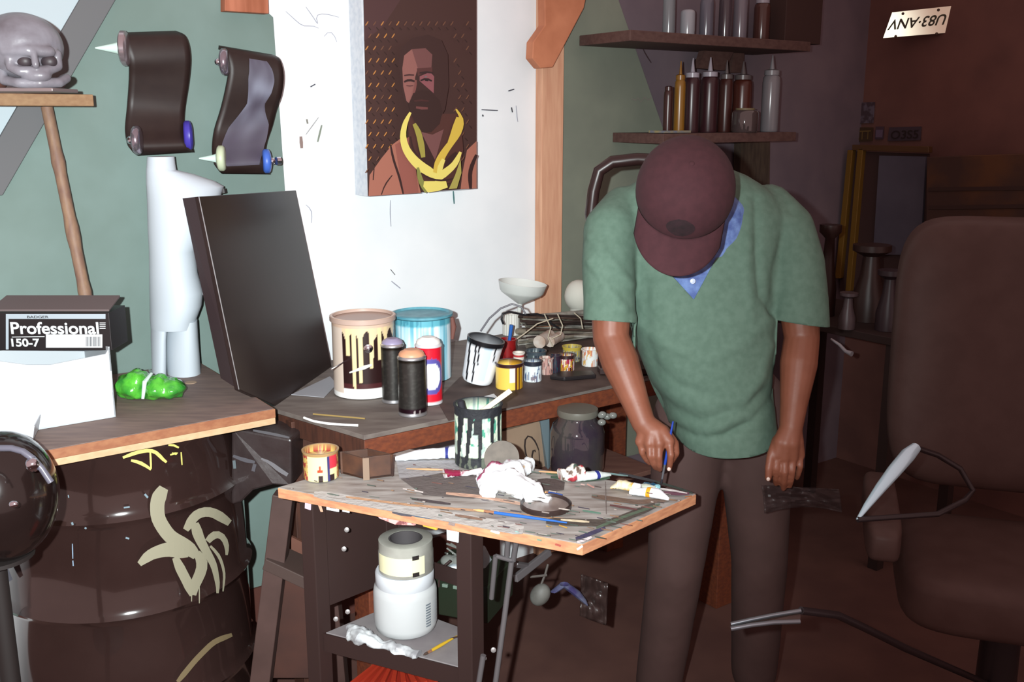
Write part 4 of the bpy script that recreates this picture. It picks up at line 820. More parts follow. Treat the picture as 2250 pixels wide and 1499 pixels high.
def tubething(label, pts, rad, m, z=TZ+.003, band=None, cap=None, capc=None, name='paint_tube', cat='paint tube', flat=.75, wr=.0):
    # squeezed tube: flattened lump along pts, crimp at the first end, cap at the last
    q_ = [P(x, y, z) for x, y in pts]; n = 18; base = sum(q_, Vector())/len(q_)
    t = thing(name, label, cat, base)
    def at(f):
        k = f*(len(q_)-1); i = min(int(k), len(q_)-2); return q_[i].lerp(q_[i+1], k-i)
    secs = []; N = 20
    for k in range(n+1):
        f = k/n; c = at(f); tn = (at(min(1, f+.05))-at(max(0, f-.05))).normalized(); sd = tn.cross(up).normalized()
        i = f*(len(rad)-1); j = min(int(i), len(rad)-2); r_ = rad[j]+(rad[j+1]-rad[j])*(i-j)
        hgt = r_*flat*(.25+.75*min(1, f*2.5)) if cap is not None else r_*flat
        secs.append([c+sd*math.cos(2*math.pi*a/N)*r_+up*(hgt+math.sin(2*math.pi*a/N)*hgt)+up*(wr*noise.noise(Vector((k*.9, a*.7, rad[0]*99))))+sd*(wr*noise.noise(Vector((k*.8, a*.6, 7)))) for a in range(N)])
    for s_ in secs:
        for v in s_: v.z = max(v.z, z)
    b = MB(); b.loft(secs); obj('tube_body', b, m, t, smooth=True)
    if band:
        f0, f1b, bc2 = band; bs_ = []
        for f in (f0, (f0+f1b)/2, f1b):
            k = f*n; i = min(int(k), n-1); s_ = [secs[i][a].lerp(secs[i+1][a], k-i) for a in range(N)]; c = sum(s_, Vector())/N
            bs_.append([c+(v-c)*1.05 for v in s_])
        b = MB(); b.loft(bs_); obj('band', b, bc2, t, smooth=True)
    if cap:
        c = sum(secs[-1], Vector())/N; tn = (q_[-1]-q_[-2]).normalized(); b = MB(); r_ = cap
        b.lathe([(r_*.7, 0), (r_, .002), (r_, r_*1.6), (r_*.8, r_*1.8), (0, r_*1.8)], c-tn*.002+up*max(0, r_-(c.z-z)), tn, 16); obj('cap', b, capc, t, smooth=True)
    return t
mWt = mat('white_tube', (226, 232, 238), .4); mNavy = mat('navy_band', (40, 48, 120), .4)
tubething('long white paint tube with navy bands at the board\'s back edge', [(868, 1012), (935, 1008), (985, 1006), (1020, 1008)], [.006, .015, .016, .019, .018], mWt, band=(.62, .68, mNavy), wr=.003)
tubething('maroon-ended squeezed tube left of the crumpled white rag', [(976, 1050), (1010, 1046), (1058, 1042)], [.014, .010, .007, .010], mat('maroon_tube', (120, 26, 56), .4, c2=(224, 214, 216), scale=22, lo=.45, hi=.5), wr=.002)
# crumpled rag/paint-tube heap
rg = thing('crumpled_rag', 'crumpled white paper rag smeared with maroon and yellow on the board', 'rag', P(1120, 1075, TZ+.003))
def lump2(path, rads, seed, amp, colfn=None, z=TZ+.003, n=30, N=32):
    q_ = [P(x, y, z+hz_) for x, y, hz_ in path]; secs = []; cols_ = []
    for k in range(n+1):
        f = k/n*(len(q_)-1); i = min(int(f), len(q_)-2); c = q_[i].lerp(q_[i+1], f-i); r_ = rads[i]+(rads[i+1]-rads[i])*(f-i)
        tn = (q_[i+1]-q_[i]).normalized(); sd = tn.cross(up).normalized(); upv = sd.cross(tn)
        row = []
        for a in range(N):
            an = 2*math.pi*a/N; p = c+(sd*math.cos(an)+upv*math.sin(an)*.85)*r_; p += (p-c).normalized()*(amp*noise.noise(p*38+Vector((seed, 0, 0)))+amp*.7*abs(noise.noise(p*80+Vector((0, seed, 0)))))
            p.z = max(p.z, z); row.append(p); cols_.append(lin(colfn(p)) if colfn else (1, 1, 1))
        secs.append(row)
    b = MB(); b.loft(secs); b.c = cols_; return b
def ragc(p):
    n_ = noise.noise(p*30+Vector((3, 1, 0))); m2 = noise.noise(p*34+Vector((9, 4, 2)))
    if n_ > .33: return (140, 60, 90)
    if m2 > .42: return (226, 170, 50)
    return (226, 232, 236)
ragm = vmat('rag_paint', .7, bump=.4)
obj('paper_fold', lump2([(1050, 1050, .012), (1085, 1045, .024), (1120, 1040, .03), (1160, 1022, .018)], [.012, .028, .028, .016], 2, .012, ragc), ragm, rg, smooth=True)
obj('paper_fold', lump2([(1085, 1050, .02), (1130, 1062, .026), (1170, 1082, .02), (1208, 1102, .006)], [.022, .028, .024, .007], 5, .012), mat('white_rag', (232, 236, 240), .7), rg, smooth=True)
obj('paper_fold', lump2([(1062, 1066, .006), (1075, 1085, .008), (1095, 1068, .012)], [.012, .014, .010], 8, .008), mat('white_rag', (232, 236, 240)), rg, smooth=True)
# round jar lid
ct = P(1199, 1116, TZ+.003); t = thing('jar_lid', 'round glass lid with dark rim at the front of the board', 'lid', ct); rl = 60/F*1.95
b = MB(); b.lathe([(rl*.9, 0), (rl, .002), (rl, .011), (rl*.95, .013), (rl*.9, .010), (rl*.9, .002)], ct, up, 48); b.f = [f for f in b.f if len(f) < 20]; obj('rim', b, mat('dark_rim', (46, 34, 32), .35), t, smooth=True)
b = MB(); b.lathe([(0, .001), (rl*.92, .001), (rl*.92, .006), (0, .006)], ct, up, 48); obj('disc', b, mat('smoky_glass', (142, 130, 124), .3, c2=(104, 92, 88), scale=18), t)
def brush(label, a, c, m_h, z=TZ+.006, r=.0032, tip=None, ferr=True, bristle=(200, 150, 100)):
    pa, pb = P(*a, z), P(*c, z); t = thing('paint_brush', label, 'brush', (pa+pb)/2-up*r)
    f = .22; b = MB(); b.tube([pa.lerp(pb, f), pa.lerp(pb, .5), pb], [r, r*1.15, r*.5], 10); obj('handle', b, m_h, t, smooth=True)
    b = MB(); b.tube([pa.lerp(pb, .12), pa.lerp(pb, f+.01)], [r*.95, r*1.05], 10); obj('ferrule', b, mat('copper_ferrule', (190, 140, 110), .3, .7), t, smooth=True)
    b = MB(); b.tube([pa, pa.lerp(pb, .06), pa.lerp(pb, .13)], [r*.2, r*.9, r*.9], 10); obj('bristles', b, mat('bristle_%d' % bristle[0], bristle, .8), t, smooth=True)
brush('blue-handled paint brush lying in front of the round lid', (1040, 1120), (1246, 1149), mat('blue_handle', (36, 88, 160)))
brush('small dark blue brush behind the round lid', (1196, 1082), (1236, 1088), mat('navy_handle', (34, 60, 120), .4))
brush('thin tan brush at the back left of the board', (985, 1033), (893, 1030), mat('tan_handle', (176, 134, 96), .5), r=.0024)
brush('thin tan stick brush at the back right of the board', (1240, 1040), (1184, 1036), mat('tan_handle', (176, 134, 96)), r=.0024)
def clus(p):
    n_ = noise.noise(p*60); m2 = noise.noise(p*60+Vector((7, 0, 3)))
    return (150, 40, 50) if n_ > .25 else ((60, 80, 70) if m2 > .2 else ((96, 76, 66) if n_ < -.25 else (206, 202, 194)))
t = thing('squeezed_tubes', 'small crumpled cluster of dirty tubes at the board\'s back edge', 'tube', P(1255, 1042, TZ+.003))
obj('cluster', lump2([(1232, 1045, .012), (1255, 1040, .014), (1285, 1042, .012)], [.014, .016, .011], 11, .012, clus), vmat('rag_paint'), t, smooth=True)
tubething('grey-white tube with navy band pointing right', [(1266, 1058), (1300, 1054), (1341, 1046)], [.010, .013, .012, .004], mat('offwhite_tube', (200, 208, 206), .4), band=(.58, .66, mNavy), wr=.001)
tubething('fat white tube end with yellow mark behind the orange-banded tube', [(1342, 1072), (1362, 1074), (1392, 1080)], [.008, .012, .014, .012], mat('ochre_white_tube', (222, 214, 180), .4, c2=(214, 164, 70), scale=30, lo=.5, hi=.6), wr=.002, cap=.010, capc=mat('white_tube', (226, 232, 238)))
tubething('white tube with orange band nearest the paint brush', [(1384, 1086), (1415, 1090), (1440, 1094), (1470, 1100)], [.008, .011, .014, .014, .004], mat('white_tube', (226, 232, 238)), band=(.42, .54, mat('orange_band', (226, 160, 40), .4)), wr=.001)
tubething('pale green-white tube behind the orange-banded tube', [(1388, 1078), (1420, 1076), (1440, 1078)], [.008, .009, .007], mat('sage_tube', (176, 182, 168), .4), wr=.001)
b = lump2([(1415, 1066, .004), (1435, 1070, .006), (1450, 1072, .004)], [.006, .009, .005], 14, .006); obj('paint_blob', b, mat('wet_blue', (32, 70, 96), .2, c2=(130, 180, 190), scale=40, lo=.5, hi=.6), None, smooth=True, label='wet blue-black paint blob under the brush tip', cat='paint')
# round grey glass/disc and water pot on the board
dc = D(1102, 1005, 2.15)
dr = 40/F*2.2; b = MB(); b.lathe([(0, 0), (dr, 0), (dr, .004), (0, .004)], dc, Vector((.15, -1, .12)), 40)
zmin = min(v.z for v in b.v); 
for v in b.v: v.z += TZ+.003-zmin if zmin > TZ+.003 or zmin < TZ+.003 else 0
obj('round_disc', b, mat('grey_disc', (104, 96, 88), .6, c2=(84, 78, 72), scale=30), None, smooth=True, label='upright grey round disc beside the paint-streaked pot', cat='disc')
wpot_c = cylpx(1000, 1103, 905, 1035, TZ+.002)
fw = facing(wpot_c[0])
def potw(a, f, k):
    x = da(a, fw); 
    for d_, e_, w_ in [(4, 0, 5), (-24, .1, 6), (-52, 0, 9), (36, .3, 5), (60, .4, 6), (-8, .6, 6)]:
        if abs(x-d_-16*(f-.5)*(1 if d_ < 0 else 0)) < w_*(.6+f*.7) and f > e_: return (22, 24, 30)
    if f > .86: return (24, 26, 34)
    n_ = noise.noise(Vector((x*.08, f*4, 2)))
    if f < .2: return (84, 90, 78) if n_ > 0 else (34, 36, 40)
    return (66, 140, 118) if n_ > .28 and f > .4 else ((198, 212, 190) if n_ > -.2 else (150, 168, 160))
t, c, r, h = can('water_pot', 'tall brush pot streaked black, green and white behind the rag', 'pot', (1000, 1103, 905, 1035), TZ+.002, potw, ROUGHP, seg=140, nk=40)
b = MB(); q1 = D(1058, 905, c.y); q2 = D(1122, 858, c.y-.02); b.box((q1+q2)/2, (.012, .004, (q2-q1).length), ax=((q2-q1).normalized().cross(Vector((0, 1, 0))), Vector((0, 1, 0)), (q2-q1).normalized()))
b.tube([c+up*.03, q1], .004, 6)
obj('stir_stick', b, mat('cream_stick', (226, 208, 178), .6), None, label='pale wooden stir stick leaning out of the streaked pot', cat='stick')
b = MB(); b.lathe([(.008, 0), (.009, .03), (.008, .05), (0, .055)], c+Vector((-.03, -.02, h*.75)), Vector((-.2, 0, 1)), 12)
obj('brush_tip', b, mat('bristle_dark', (28, 26, 34), .8), None, smooth=True, label='dark brush head standing in the streaked pot', cat='brush')

# things on the cart's lower shelf
jt = cylpx(824, 962, 1306, 1412, SZ+.001); jc, jr, jh = jt; jc = Vector((jc.x, jc.y, SZ+.001))
t = thing('plastic_jar', 'wide white plastic jar with barcode on the lower shelf', 'jar', jc)
b = MB(); b.lathe([(0, 0), (jr*.86, 0), (jr*.95, .006), (jr, .02), (jr, jh*.8), (jr*.96, jh*.92), (jr*.86, jh*.98), (jr*.86, jh)], jc, up, 56); obj('jar_body', b, mat('milky_white', (172, 175, 176), .35), t, smooth=True)
zl = jh; b = MB(); b.lathe([(jr*.9, zl-.006), (jr*.92, zl-.004), (jr*.92, zl+.024), (jr*.88, zl+.028), (0, zl+.028)], jc, up, 56); obj('lid', b, mat('white_lid', (184, 188, 193), .35), t, smooth=True)
fj = facing(jc)
def onj(adeg, z, o=.0008): a = math.radians(fj+adeg); return jc+Vector((math.cos(a), math.sin(a), 0))*(jr+o)+up*z
b = MB()
for k in range(9):
    zz = jh*(.22+.055*k); n_ = 6
    b.add([onj(38+i*12/n_, zz+dz, .0012) for dz in (0, jh*.03) for i in range(n_+1)], [(i, i+1, n_+2+i, n_+1+i) for i in range(n_)])
obj('barcode', b, mat('bar_grey2', (96, 104, 112), .6), t)
b = MB()
for k in range(7):
    zz = jh*(.25+.07*k); b.add([onj(56+i*6, zz+dz, .0012) for dz in (0, jh*.012) for i in range(4)], [(i, i+1, 5+i, 4+i) for i in range(3)])
obj('small_print', b, mat('faint_print', (170, 176, 184), .6), t)
# tape roll standing on the lid
tc_ = Vector((jc.x+.004, jc.y, SZ+.001+jh+.029)); rt = jr*.86; 
t = thing('tape_roll', 'roll of clear packing tape with yellowed paper core on the white jar', 'tape', tc_)
ht = .074; 
b = MB(); b.lathe([(rt*.62, 0), (rt, 0), (rt, ht*.62), (rt*.98, ht*.66), (rt*.98, ht*.98), (rt*.94, ht), (rt*.62, ht), (rt*.62, 0)], tc_, up, 56); b.f = [f for f in b.f if len(f) == 4]; obj('tape', b, mat('tape_clear', (150, 150, 142), .25, c2=(120, 118, 112), scale=10), t, smooth=True)
ft = facing(tc_)
def ontp(adeg, z, o=.001): a = math.radians(ft+adeg); return tc_+Vector((math.cos(a), math.sin(a), 0))*(rt+o)+up*z
b = MB(); n_ = 24; b.add([ontp(-70+i*110/n_, z_, .0012) for z_ in (.008, ht*.68) for i in range(n_+1)], [(i, i+1, n_+2+i, n_+1+i) for i in range(n_)]); obj('yellow_wrap', b, mat('yellowed_tape', (212, 208, 172), .3), t, smooth=True)
b = MB(); n_ = 10; b.add([ontp(-2+i*12/n_, z_, .0024) for z_ in (.012, ht*.66) for i in range(n_+1)], [(i, i+1, n_+2+i, n_+1+i) for i in range(n_)]); obj('shiny_strip', b, mat('white_gloss', (236, 236, 230), .2), t, smooth=True)
b = MB()
for zz in (.006, ht*.62): n_ = 4; b.add([ontp(12+i*14/n_, z_, .003) for z_ in (zz, zz+.01) for i in range(n_+1)], [(i, i+1, n_+2+i, n_+1+i) for i in range(n_)])
obj('black_tab', b, mat('matte_black', (28, 18, 16)), t)
b = MB(); b.lathe([(rt*.6, ht*.05), (rt*.6, ht*1.0), (rt*.56, ht*1.0), (rt*.56, ht*.05)], tc_, up, 40); b.f = [f for f in b.f if len(f) == 4]; obj('core', b, mat('dark_core', (60, 56, 58), .7), t, smooth=True)
brush('yellow-handled brush on the lower shelf', (930, 1440), (1004, 1398), mat('yellow_handle', (180, 146, 40), .4), z=SZ+.005, r=.0035, bristle=(60, 44, 36))
b = MB(); b.tube([P(x, y, SZ+.006) for x, y in [(990, 1404), (1010, 1398), (1030, 1394)]], .002, 6); obj('wire', b, mat('dark_wire', (50, 34, 32), .5), None, label='thin dark wire beyond the yellow-handled brush', cat='wire')
t = thing('crumpled_plastic', 'crumpled clear plastic wrap at the left of the lower shelf', 'plastic wrap', P(800, 1400, SZ+.001))
obj('wrap', lump2([(768, 1385, .01), (792, 1396, .014), (822, 1410, .008), (880, 1430, .003), (920, 1440, .003)], [.012, .018, .012, .010, .006], 21, .014, z=SZ+.001), mat('cloudy_wrap', (196, 202, 204), .3, c2=(130, 130, 134), scale=30), t, smooth=True)
b = MB(); b.ell(P(766, 1403, SZ+.004), (.006, .004, .003)); obj('paint_dab', b, mat('yellow_dab', (224, 180, 40), .4), None, smooth=True, label='yellow paint dab at the lower shelf\'s left corner', cat='paint')
# green toolbox behind with an iron-shaped white plastic part on it
gx = thing('toolbox', 'dark green metal toolbox behind the white jar', 'toolbox', D(1010, 1340, 2.32))
b = MB(); g_ = [D(930, 1262, 2.22), D(1072, 1290, 2.14), D(1072, 1372, 2.14), D(930, 1345, 2.22)]
b.slab(g_, Vector((.4, 1, 0)), .16); obj('body', b, mat('dark_green_metal', (28, 36, 24), .5), gx, bevel=.003)
for x, y in [(978, 1287), (1002, 1291)]:
    b = MB(); b.box(D(x, y, 2.165), (.014, .006, .008), ax=(Vector((1, -.4, 0)).normalized(), Vector((.4, 1, 0)).normalized(), up)); obj('clasp', b, mat('clasp_steel', (140, 160, 146), .3, .5), gx, bevel=.001)
t = thing('clothes_iron', 'white plastic iron-shaped shell on the green toolbox', 'iron', D(1025, 1285, 2.25))
def ir(x, y, Y=2.24): return D(x, y, Y)
b = MB(); b.slab([ir(970, 1283), ir(1070, 1296), ir(1066, 1250), ir(1050, 1218), ir(1036, 1218), ir(1020, 1244), ir(985, 1244), ir(974, 1262)], Vector((.3, 1, 0)), .06); obj('shell', b, mat('blueish_plastic', (128, 138, 146), .4, c2=(160, 168, 172), scale=12), t, bevel=.008)
b = MB(); b.tube([ir(x, y, 2.2) for x, y in [(964, 1290), (966, 1265), (976, 1244), (990, 1232)]], .003, 6); obj('cord', b, mat('dark_wire', (50, 34, 32)), t, smooth=True)
b = MB()
random.seed(5)
for k in range(16):
    p = D(975+random.random()*55, 1205+random.random()*34, 2.26); q_ = p+Vector((random.uniform(-.03, .03), random.uniform(-.02, .02), random.uniform(-.02, .02))); b.tube([p, q_], .0025, 5)
for k in range(3): b.ell(D(985+k*22, 1232, 2.27), (.02, .02, .014), seg=12, rings=8)
obj('plastic_bag', b, mat('clear_crumple', (110, 112, 108)), None, smooth=True, label='shiny crumpled clear bag behind the tape roll', cat='bag')
b = MB(); b.tube([D(795, 1216, 2.2), D(842, 1246, 2.2)], .002, 6); obj('thin_rod', b, mat('ochre_stick', (140, 118, 70)), None, label='thin ochre rod poking out left of the tape roll', cat='rod')
# under the right of the board
bt = thing('hanging_pouch', 'pale bottle-shaped pouch hanging below the right of the board', 'pouch', D(1187, 1330, 2.25))
b = MB(); b.ell(D(1187, 1307, 2.25), (.024, .02, .03), Matrix.Rotation(.5, 3, 'Y')); obj('pouch_body', b, mat('pale_pouch', (96, 96, 92), .6, c2=(72, 70, 66), scale=20), bt, smooth=True)
b = MB(); b.tube([D(1187, 1290, 2.25), D(1198, 1262, 2.26), D(1204, 1240, 2.27)], .003, 6); b.tube([D(1165, 1268, 2.25), D(1202, 1264, 2.25)], .003, 6); obj('strap', b, mat('grey_strap', (72, 66, 62), .7), bt, smooth=True)
b = MB(); secs = [[D(x, y, 2.28)+Vector((math.cos(a*.7854)*r_, math.sin(a*.7854)*r_, 0)) for a in range(8)] for x, y, r_ in [(1218, 1300, .010), (1240, 1284, .013), (1262, 1300, .014), (1280, 1318, .009), (1290, 1330, .003)]]; b.loft(secs)
obj('blue_rag', b, mat('blue_cloth', (46, 40, 84), .8, c2=(84, 90, 110), scale=30), None, smooth=True, label='dark blue rag bunched under the board', cat='rag')
b = MB(); b.grid(lambda u, v: D(1278+u*58+v*-4, 1262+v*92+u*20, 2.36+.02*noise.noise(Vector((u*4, v*4, 0)))), 14, 18)
obj('clear_bag', b, mat('dim_plastic', (48, 36, 34), .3, c2=(66, 54, 52), scale=12, lo=.5, hi=.7), None, smooth=True, solid=.003, label='dim crumpled plastic sheet hanging right of the blue rag', cat='bag')
b = MB(); b.lathe([(.006, 0), (.03, .012), (.03, .12), (.01, .13)], D(1300, 1400, 2.5), up, 12)
# red ribbed crate on the floor below
rc = thing('red_crate', 'red ribbed plastic crate on the floor under the cart', 'crate', D(840, 1560, 2.05))
b = MB(); top_ = [D(765, 1499, 2.06), D(830, 1448, 2.22), D(905, 1462, 2.20), D(985, 1510, 2.02), D(860, 1600, 1.85)]; zr = sum(p.z for p in top_)/5
top_ = [Vector((p.x, p.y, zr)) for p in [P(760, 1505, zr), P(832, 1449, zr), P(905, 1462, zr), P(975, 1500, zr), P(880, 1560, zr)]]
b.slab([p-up*zr+up*.002 for p in top_], up, zr-.014); obj('crate_body', b, mat('red_plastic', (132, 34, 22), .5), rc, bevel=.004)
for k in range(9):
    f = k/8; a = top_[0].lerp(top_[4], 0)+(top_[3]-top_[0])*f*.9; c = top_[1]+(top_[2]-top_[1])*f
    b = MB(); d_ = (c-a)*.92; b.slab([a+d_*.05-up*.013, a+d_*.05+ds*.014-up*.013, a+d_+ds*.010-up*.013, a+d_-up*.013], up, .012); obj('rib', b, mat('red_rib', (150, 44, 26), .5), rc)

# ---------------------------------------------------------------- shelves on the far wall
m_shelf = mat('dark_shelf', (78, 54, 50), .7, c2=(90, 66, 60), scale=10, stretch=(1, 8, 8))
def shelf(label, z, sa, sb, wfront):
    t = thing('wall_shelf', label, 'shelf', G((sa+sb)/2, WW-.1, z-.04), 'dark shelves on the far wall')
    b = MB(); b.slab([G(sa, wfront, z-.035), G(sb, wfront, z-.035), G(sb, WW-.013, z-.035), G(sa+.02, WW-.013, z-.035)], up, .035); obj('board', b, m_shelf, t, bevel=.002); return t
wf = 2.55; zU = W(1395, 66, wf).z; zD_ = W(1600, 292, wf).z
su = [W(1385, 66, wf).dot(ds), W(1782, 85, wf).dot(ds)]; sl = [W(1458, 292, wf).dot(ds), W(1750, 288, wf).dot(ds)]
shu = shelf('upper dark shelf holding clear bottles', zU, su[0], su[1], wf)
shl = shelf('lower dark shelf holding squeeze bottles', zD_, sl[0], sl[1], wf)
def brk(parent, x, z, ztop):
    s_ = W(x, 200, WW-.02).dot(ds); b = MB(); b.slab([G(s_, WW-.012, z), G(s_, WW-.012, z-.2), G(s_, WW-.25, z)], ds, .03); obj('bracket', b, m_shelf, parent)
b = MB(); b.slab([W(x, y, WW-.09) for x, y in [(1555, 92), (1620, 98), (1592, 155), (1535, 150)]], dw, .03); obj('diagonal_brace', b, m_shelf, shu)
b = MB(); b.slab([W(x, y, WW-.07) for x, y in [(1614, 105), (1636, 105), (1634, 160), (1606, 160)]], dw, .03); obj('bracket', b, m_shelf, shu)
b = MB(); b.slab([W(x, y, WW-.05) for x, y in [(1628, 304), (1692, 304), (1690, 430), (1626, 430)]], dw, .036); obj('wall_cleat', b, mat('cleat_wood', (74, 62, 50), .8, c2=(58, 46, 38), scale=12, stretch=(5, 5, 1)), shl)
def bottle(label, box, z, m, w=2.62, cap=None, nozzle=True, group='bottles on the lower shelf', name='squeeze_bottle', taper=.9, alpha=False):
    x0, x1, yt, yb = box; p = W((x0+x1)/2, yb, w); c = Vector((p.x, p.y, z+.001)); zc = (c-O).dot(Vector((0, math.cos(TILT), -math.sin(TILT))))
    r = (x1-x0)/2/F*zc; h = W((x0+x1)/2, yt, w).z-z; t = thing(name, label, 'bottle', c, group)
    b = MB(); hb = h*(.84 if cap else 1)
    b.lathe([(0, 0), (r*.95, 0), (r, .006), (r, hb*.86), (r*.93, hb*.95), (r*.7, hb), (0, hb)], c, up, 28); obj('bottle_body', b, m, t, smooth=True)
    if cap:
        b = MB(); b.lathe([(r*.85, hb-.002), (r*.85, hb+h*.06), (r*.5, hb+h*.075), (0, hb+h*.075)], c, up, 20); obj('cap', b, cap, t, smooth=True)
        if nozzle: b = MB(); b.lathe([(r*.3, hb+h*.07), (.002, h*1.12)], c, up, 10); obj('nozzle', b, cap, t, smooth=True)
    return t
def pm(n, c, r=.3): return mat(n, c, r, spec=.6)
capw = pm('grey_cap', (150, 146, 156)); 
bottle('ochre yellow squeeze bottle on the lower shelf', (1479, 1503, 152, 291), zD_, pm('ochre_plastic', (124, 86, 28)), cap=pm('ochre_plastic', (124, 86, 28)), w=2.60)
bottle('first dark maroon squeeze bottle right of the yellow one', (1500, 1534, 146, 293), zD_, pm('maroon_plastic', (50, 26, 30)), cap=capw, w=2.62)
bottle('second dark maroon squeeze bottle right of the yellow one', (1536, 1574, 144, 293), zD_, pm('maroon_plastic', (50, 26, 30)), cap=capw, w=2.62)
bottle('brown-red squeeze bottle behind the small glass', (1576, 1606, 150, 290), zD_, pm('dark_brown_plastic', (60, 30, 26)), cap=pm('dull_cap', (92, 84, 84)), w=2.66)
bottle('amber-red squeeze bottle between brown and clear bottles', (1606, 1648, 152, 288), zD_, pm('amber_plastic', (72, 34, 26)), cap=pm('dull_cap', (92, 84, 84)), w=2.68)
bottle('tall clear white squeeze bottle at the right of the lower shelf', (1670, 1708, 140, 290), zD_, pm('clear_white_plastic', (120, 118, 122), .2), cap=pm('clear_cap', (130, 130, 134)), w=2.62)
bottle('small dark figurine-like bottle at the shelf\'s left end', (1456, 1476, 180, 292), zD_, pm('dark_plastic', (52, 26, 24)), cap=pm('dark_plastic', (52, 26, 24)), w=2.60, nozzle=False)
bottle('low glass tumbler with yellow rim on the lower shelf', (1606, 1664, 242, 292), zD_, mat('smoky_tumbler', (70, 60, 60), .08, coat=1), w=2.585, name='glass_tumbler')
b = MB(); pz = W(1605, 242, 2.585); b.lathe([(.035, 0), (.036, .006), (0, .006)], (W(1635, 288, 2.585).x, W(1635, 288, 2.585).y, zD_+.001+W(1635, 242, 2.585).z-zD_), up, 24); obj('tumbler_lid', b, mat('olive_lid', (120, 108, 80), .5), None, smooth=True, label='flat olive lid on the glass tumbler', cat='lid')
b = MB(); b.box(G(sl[0]+.08, 2.6, zD_+.006), (.13, .08, .008)); obj('flat_packet', b, mat('blue_white_packet', (104, 110, 124), .6, c2=(140, 130, 90), scale=40), None, label='flat pale packet at the lower shelf\'s left end', cat='packet')
for i, (x0, x1, yt, c, lab, cp) in enumerate([(1455, 1482, -30, (112, 116, 120), 'tall clear bottle leftmost on the upper shelf', 1), (1494, 1526, 22, (146, 148, 154), 'short ribbed clear jar on the upper shelf', 0), (1536, 1566, -20, (92, 90, 100), 'clear bottle with bright neck beside the ribbed jar', 1), (1578, 1606, -30, (70, 60, 66), 'smoky bottle in the middle of the upper shelf', 1), (1610, 1640, -30, (110, 104, 112), 'grey bottle with pale base on the upper shelf', 1), (1655, 1690, -10, (72, 46, 42), 'dull brown bottle on the upper shelf', 1)]):
    pz = W((x0+x1)/2, 70, 2.65); bottle(lab, (x0, x1, yt, 72), zU, pm('upper_%d' % i, c, .18), w=2.68, cap=(capw if cp else None), group='bottles on the upper shelf', name='glass_bottle')
b = MB(); b.box(W(1760, 30, 2.7)+up*0, (.14, .1, .2)); 
bx = MB(); ctr = W(1745, 30, 2.68); ctr.z = zU+.10; bx.box(ctr, (.22, .1, .198)); obj('dark_box', bx, mat('dark_carton', (58, 38, 34), .7), None, bevel=.002, label='dark carton at the right end of the upper shelf', cat='box')
# twig drawn on wall near the shelf
marks('wall_crack', [('s', (60, 44, 46), [(1412, 105), (1416, 118), (1424, 126), (1431, 138)], 3)], lambda x, y, L: W(x, y, WW-.002), PAINT, wb2)
marks('chalk_note', [('s', (120, 116, 108), [(1386, 216), (1396, 220), (1402, 215), (1408, 224), (1416, 214), (1424, 220), (1432, 214)], 3, 0)], lambda x, y, L: W(x, y, WW-.0135), PAINT, wb2)

# ---------------------------------------------------------------- right wall: plates, gilt frame
SR = 4.03
m_plate = mat('plate_enamel', (240, 238, 215), .22, .9)
pc4 = [(1960, 27), (2100, 12), (2086, 72), (1940, 84)]
plc = R(2020, 48, SR-.03); nq = (O-plc).normalized(); 
def onplate(x, y, o=0): r = ray(x, y); return O+r*((plc-O).dot(nq)/r.dot(nq))+nq*o
t = thing('license_plate', 'pale license plate hung upside down on the dark wall', 'license plate', plc)
b = MB(); b.slab([onplate(x, y) for x, y in pc4], -nq, .0015); obj('plate', b, m_plate, t, bevel=.001)
X_ = (onplate(1960, 27)-onplate(2100, 12)).normalized(); Y_ = -(onplate(1960, 27)-onplate(1940, 84)).normalized()
text_mesh('U83\u00b7ANV', .062, onplate(2082, 31, .001), X_, Y_, t, mat('plate_ink', (60, 60, 44), .6), width=(onplate(1958, 27)-onplate(2082, 31)).length, bold=.018, th=.0006)
for x, y in [(1984, 30), (2062, 22), (1968, 80), (2058, 74)]:
    b = MB(); b.lathe([(0, 0), (.006, 0), (.004, .003), (0, .003)], onplate(x, y, .0002), nq, 12); obj('bolt', b, mat('rust_bolt', (80, 60, 50), .6), t)
b = MB(); b.tube([plc-nq*.002, R(2020, 48, 4.058)], .004, 6); obj('nail', b, mat('rust_bolt', (80, 60, 50)), t)
def sticker(name, label, pts, c, txt=None, tc=(54, 34, 32), c2=None):
    t = thing(name, label, 'sticker' if 'sticker' in name else 'plate', R(*pts[3], 4.05))
    b = MB(); b.slab([R(x, y, 4.05) for x, y in pts], ds, .004); obj('sheet', b, mat(label[:12], c, .7, c2=c2, scale=30, lo=.45, hi=.55), t)
    if txt:
        a = R(*pts[3], 4.047); Xv = (R(*pts[2], 4.047)-a); Yv = (R(*pts[0], 4.047)-a)
        text_mesh(txt, Yv.length*.85, a+Xv*.08+Yv*.15, Xv, Yv, t, mat('ink_%d' % tc[0], tc, .7), width=Xv.length*.84, bold=.01)
sticker('wall_sticker', 'small mottled grey sticker above the olive one', [(1880, 226), (1922, 224), (1918, 270), (1874, 272)], (66, 52, 60), c2=(96, 88, 100))
sticker('wall_sticker', 'dull olive ATT sticker above the gilt frame', [(1872, 280), (1918, 280), (1916, 310), (1870, 312)], (62, 44, 26), 'ATT', (100, 78, 40))
sticker('wall_sticker', 'narrow dark sticker between olive sticker and grey plate', [(1924, 278), (1942, 278), (1940, 306), (1922, 306)], (70, 52, 62), 'I', (96, 80, 100))
sticker('number_plate', 'grey plate reading O3S5 beside the olive sticker', [(1954, 280), (2024, 278), (2022, 308), (1950, 310)], (66, 54, 62), 'O3S5', (40, 26, 26))
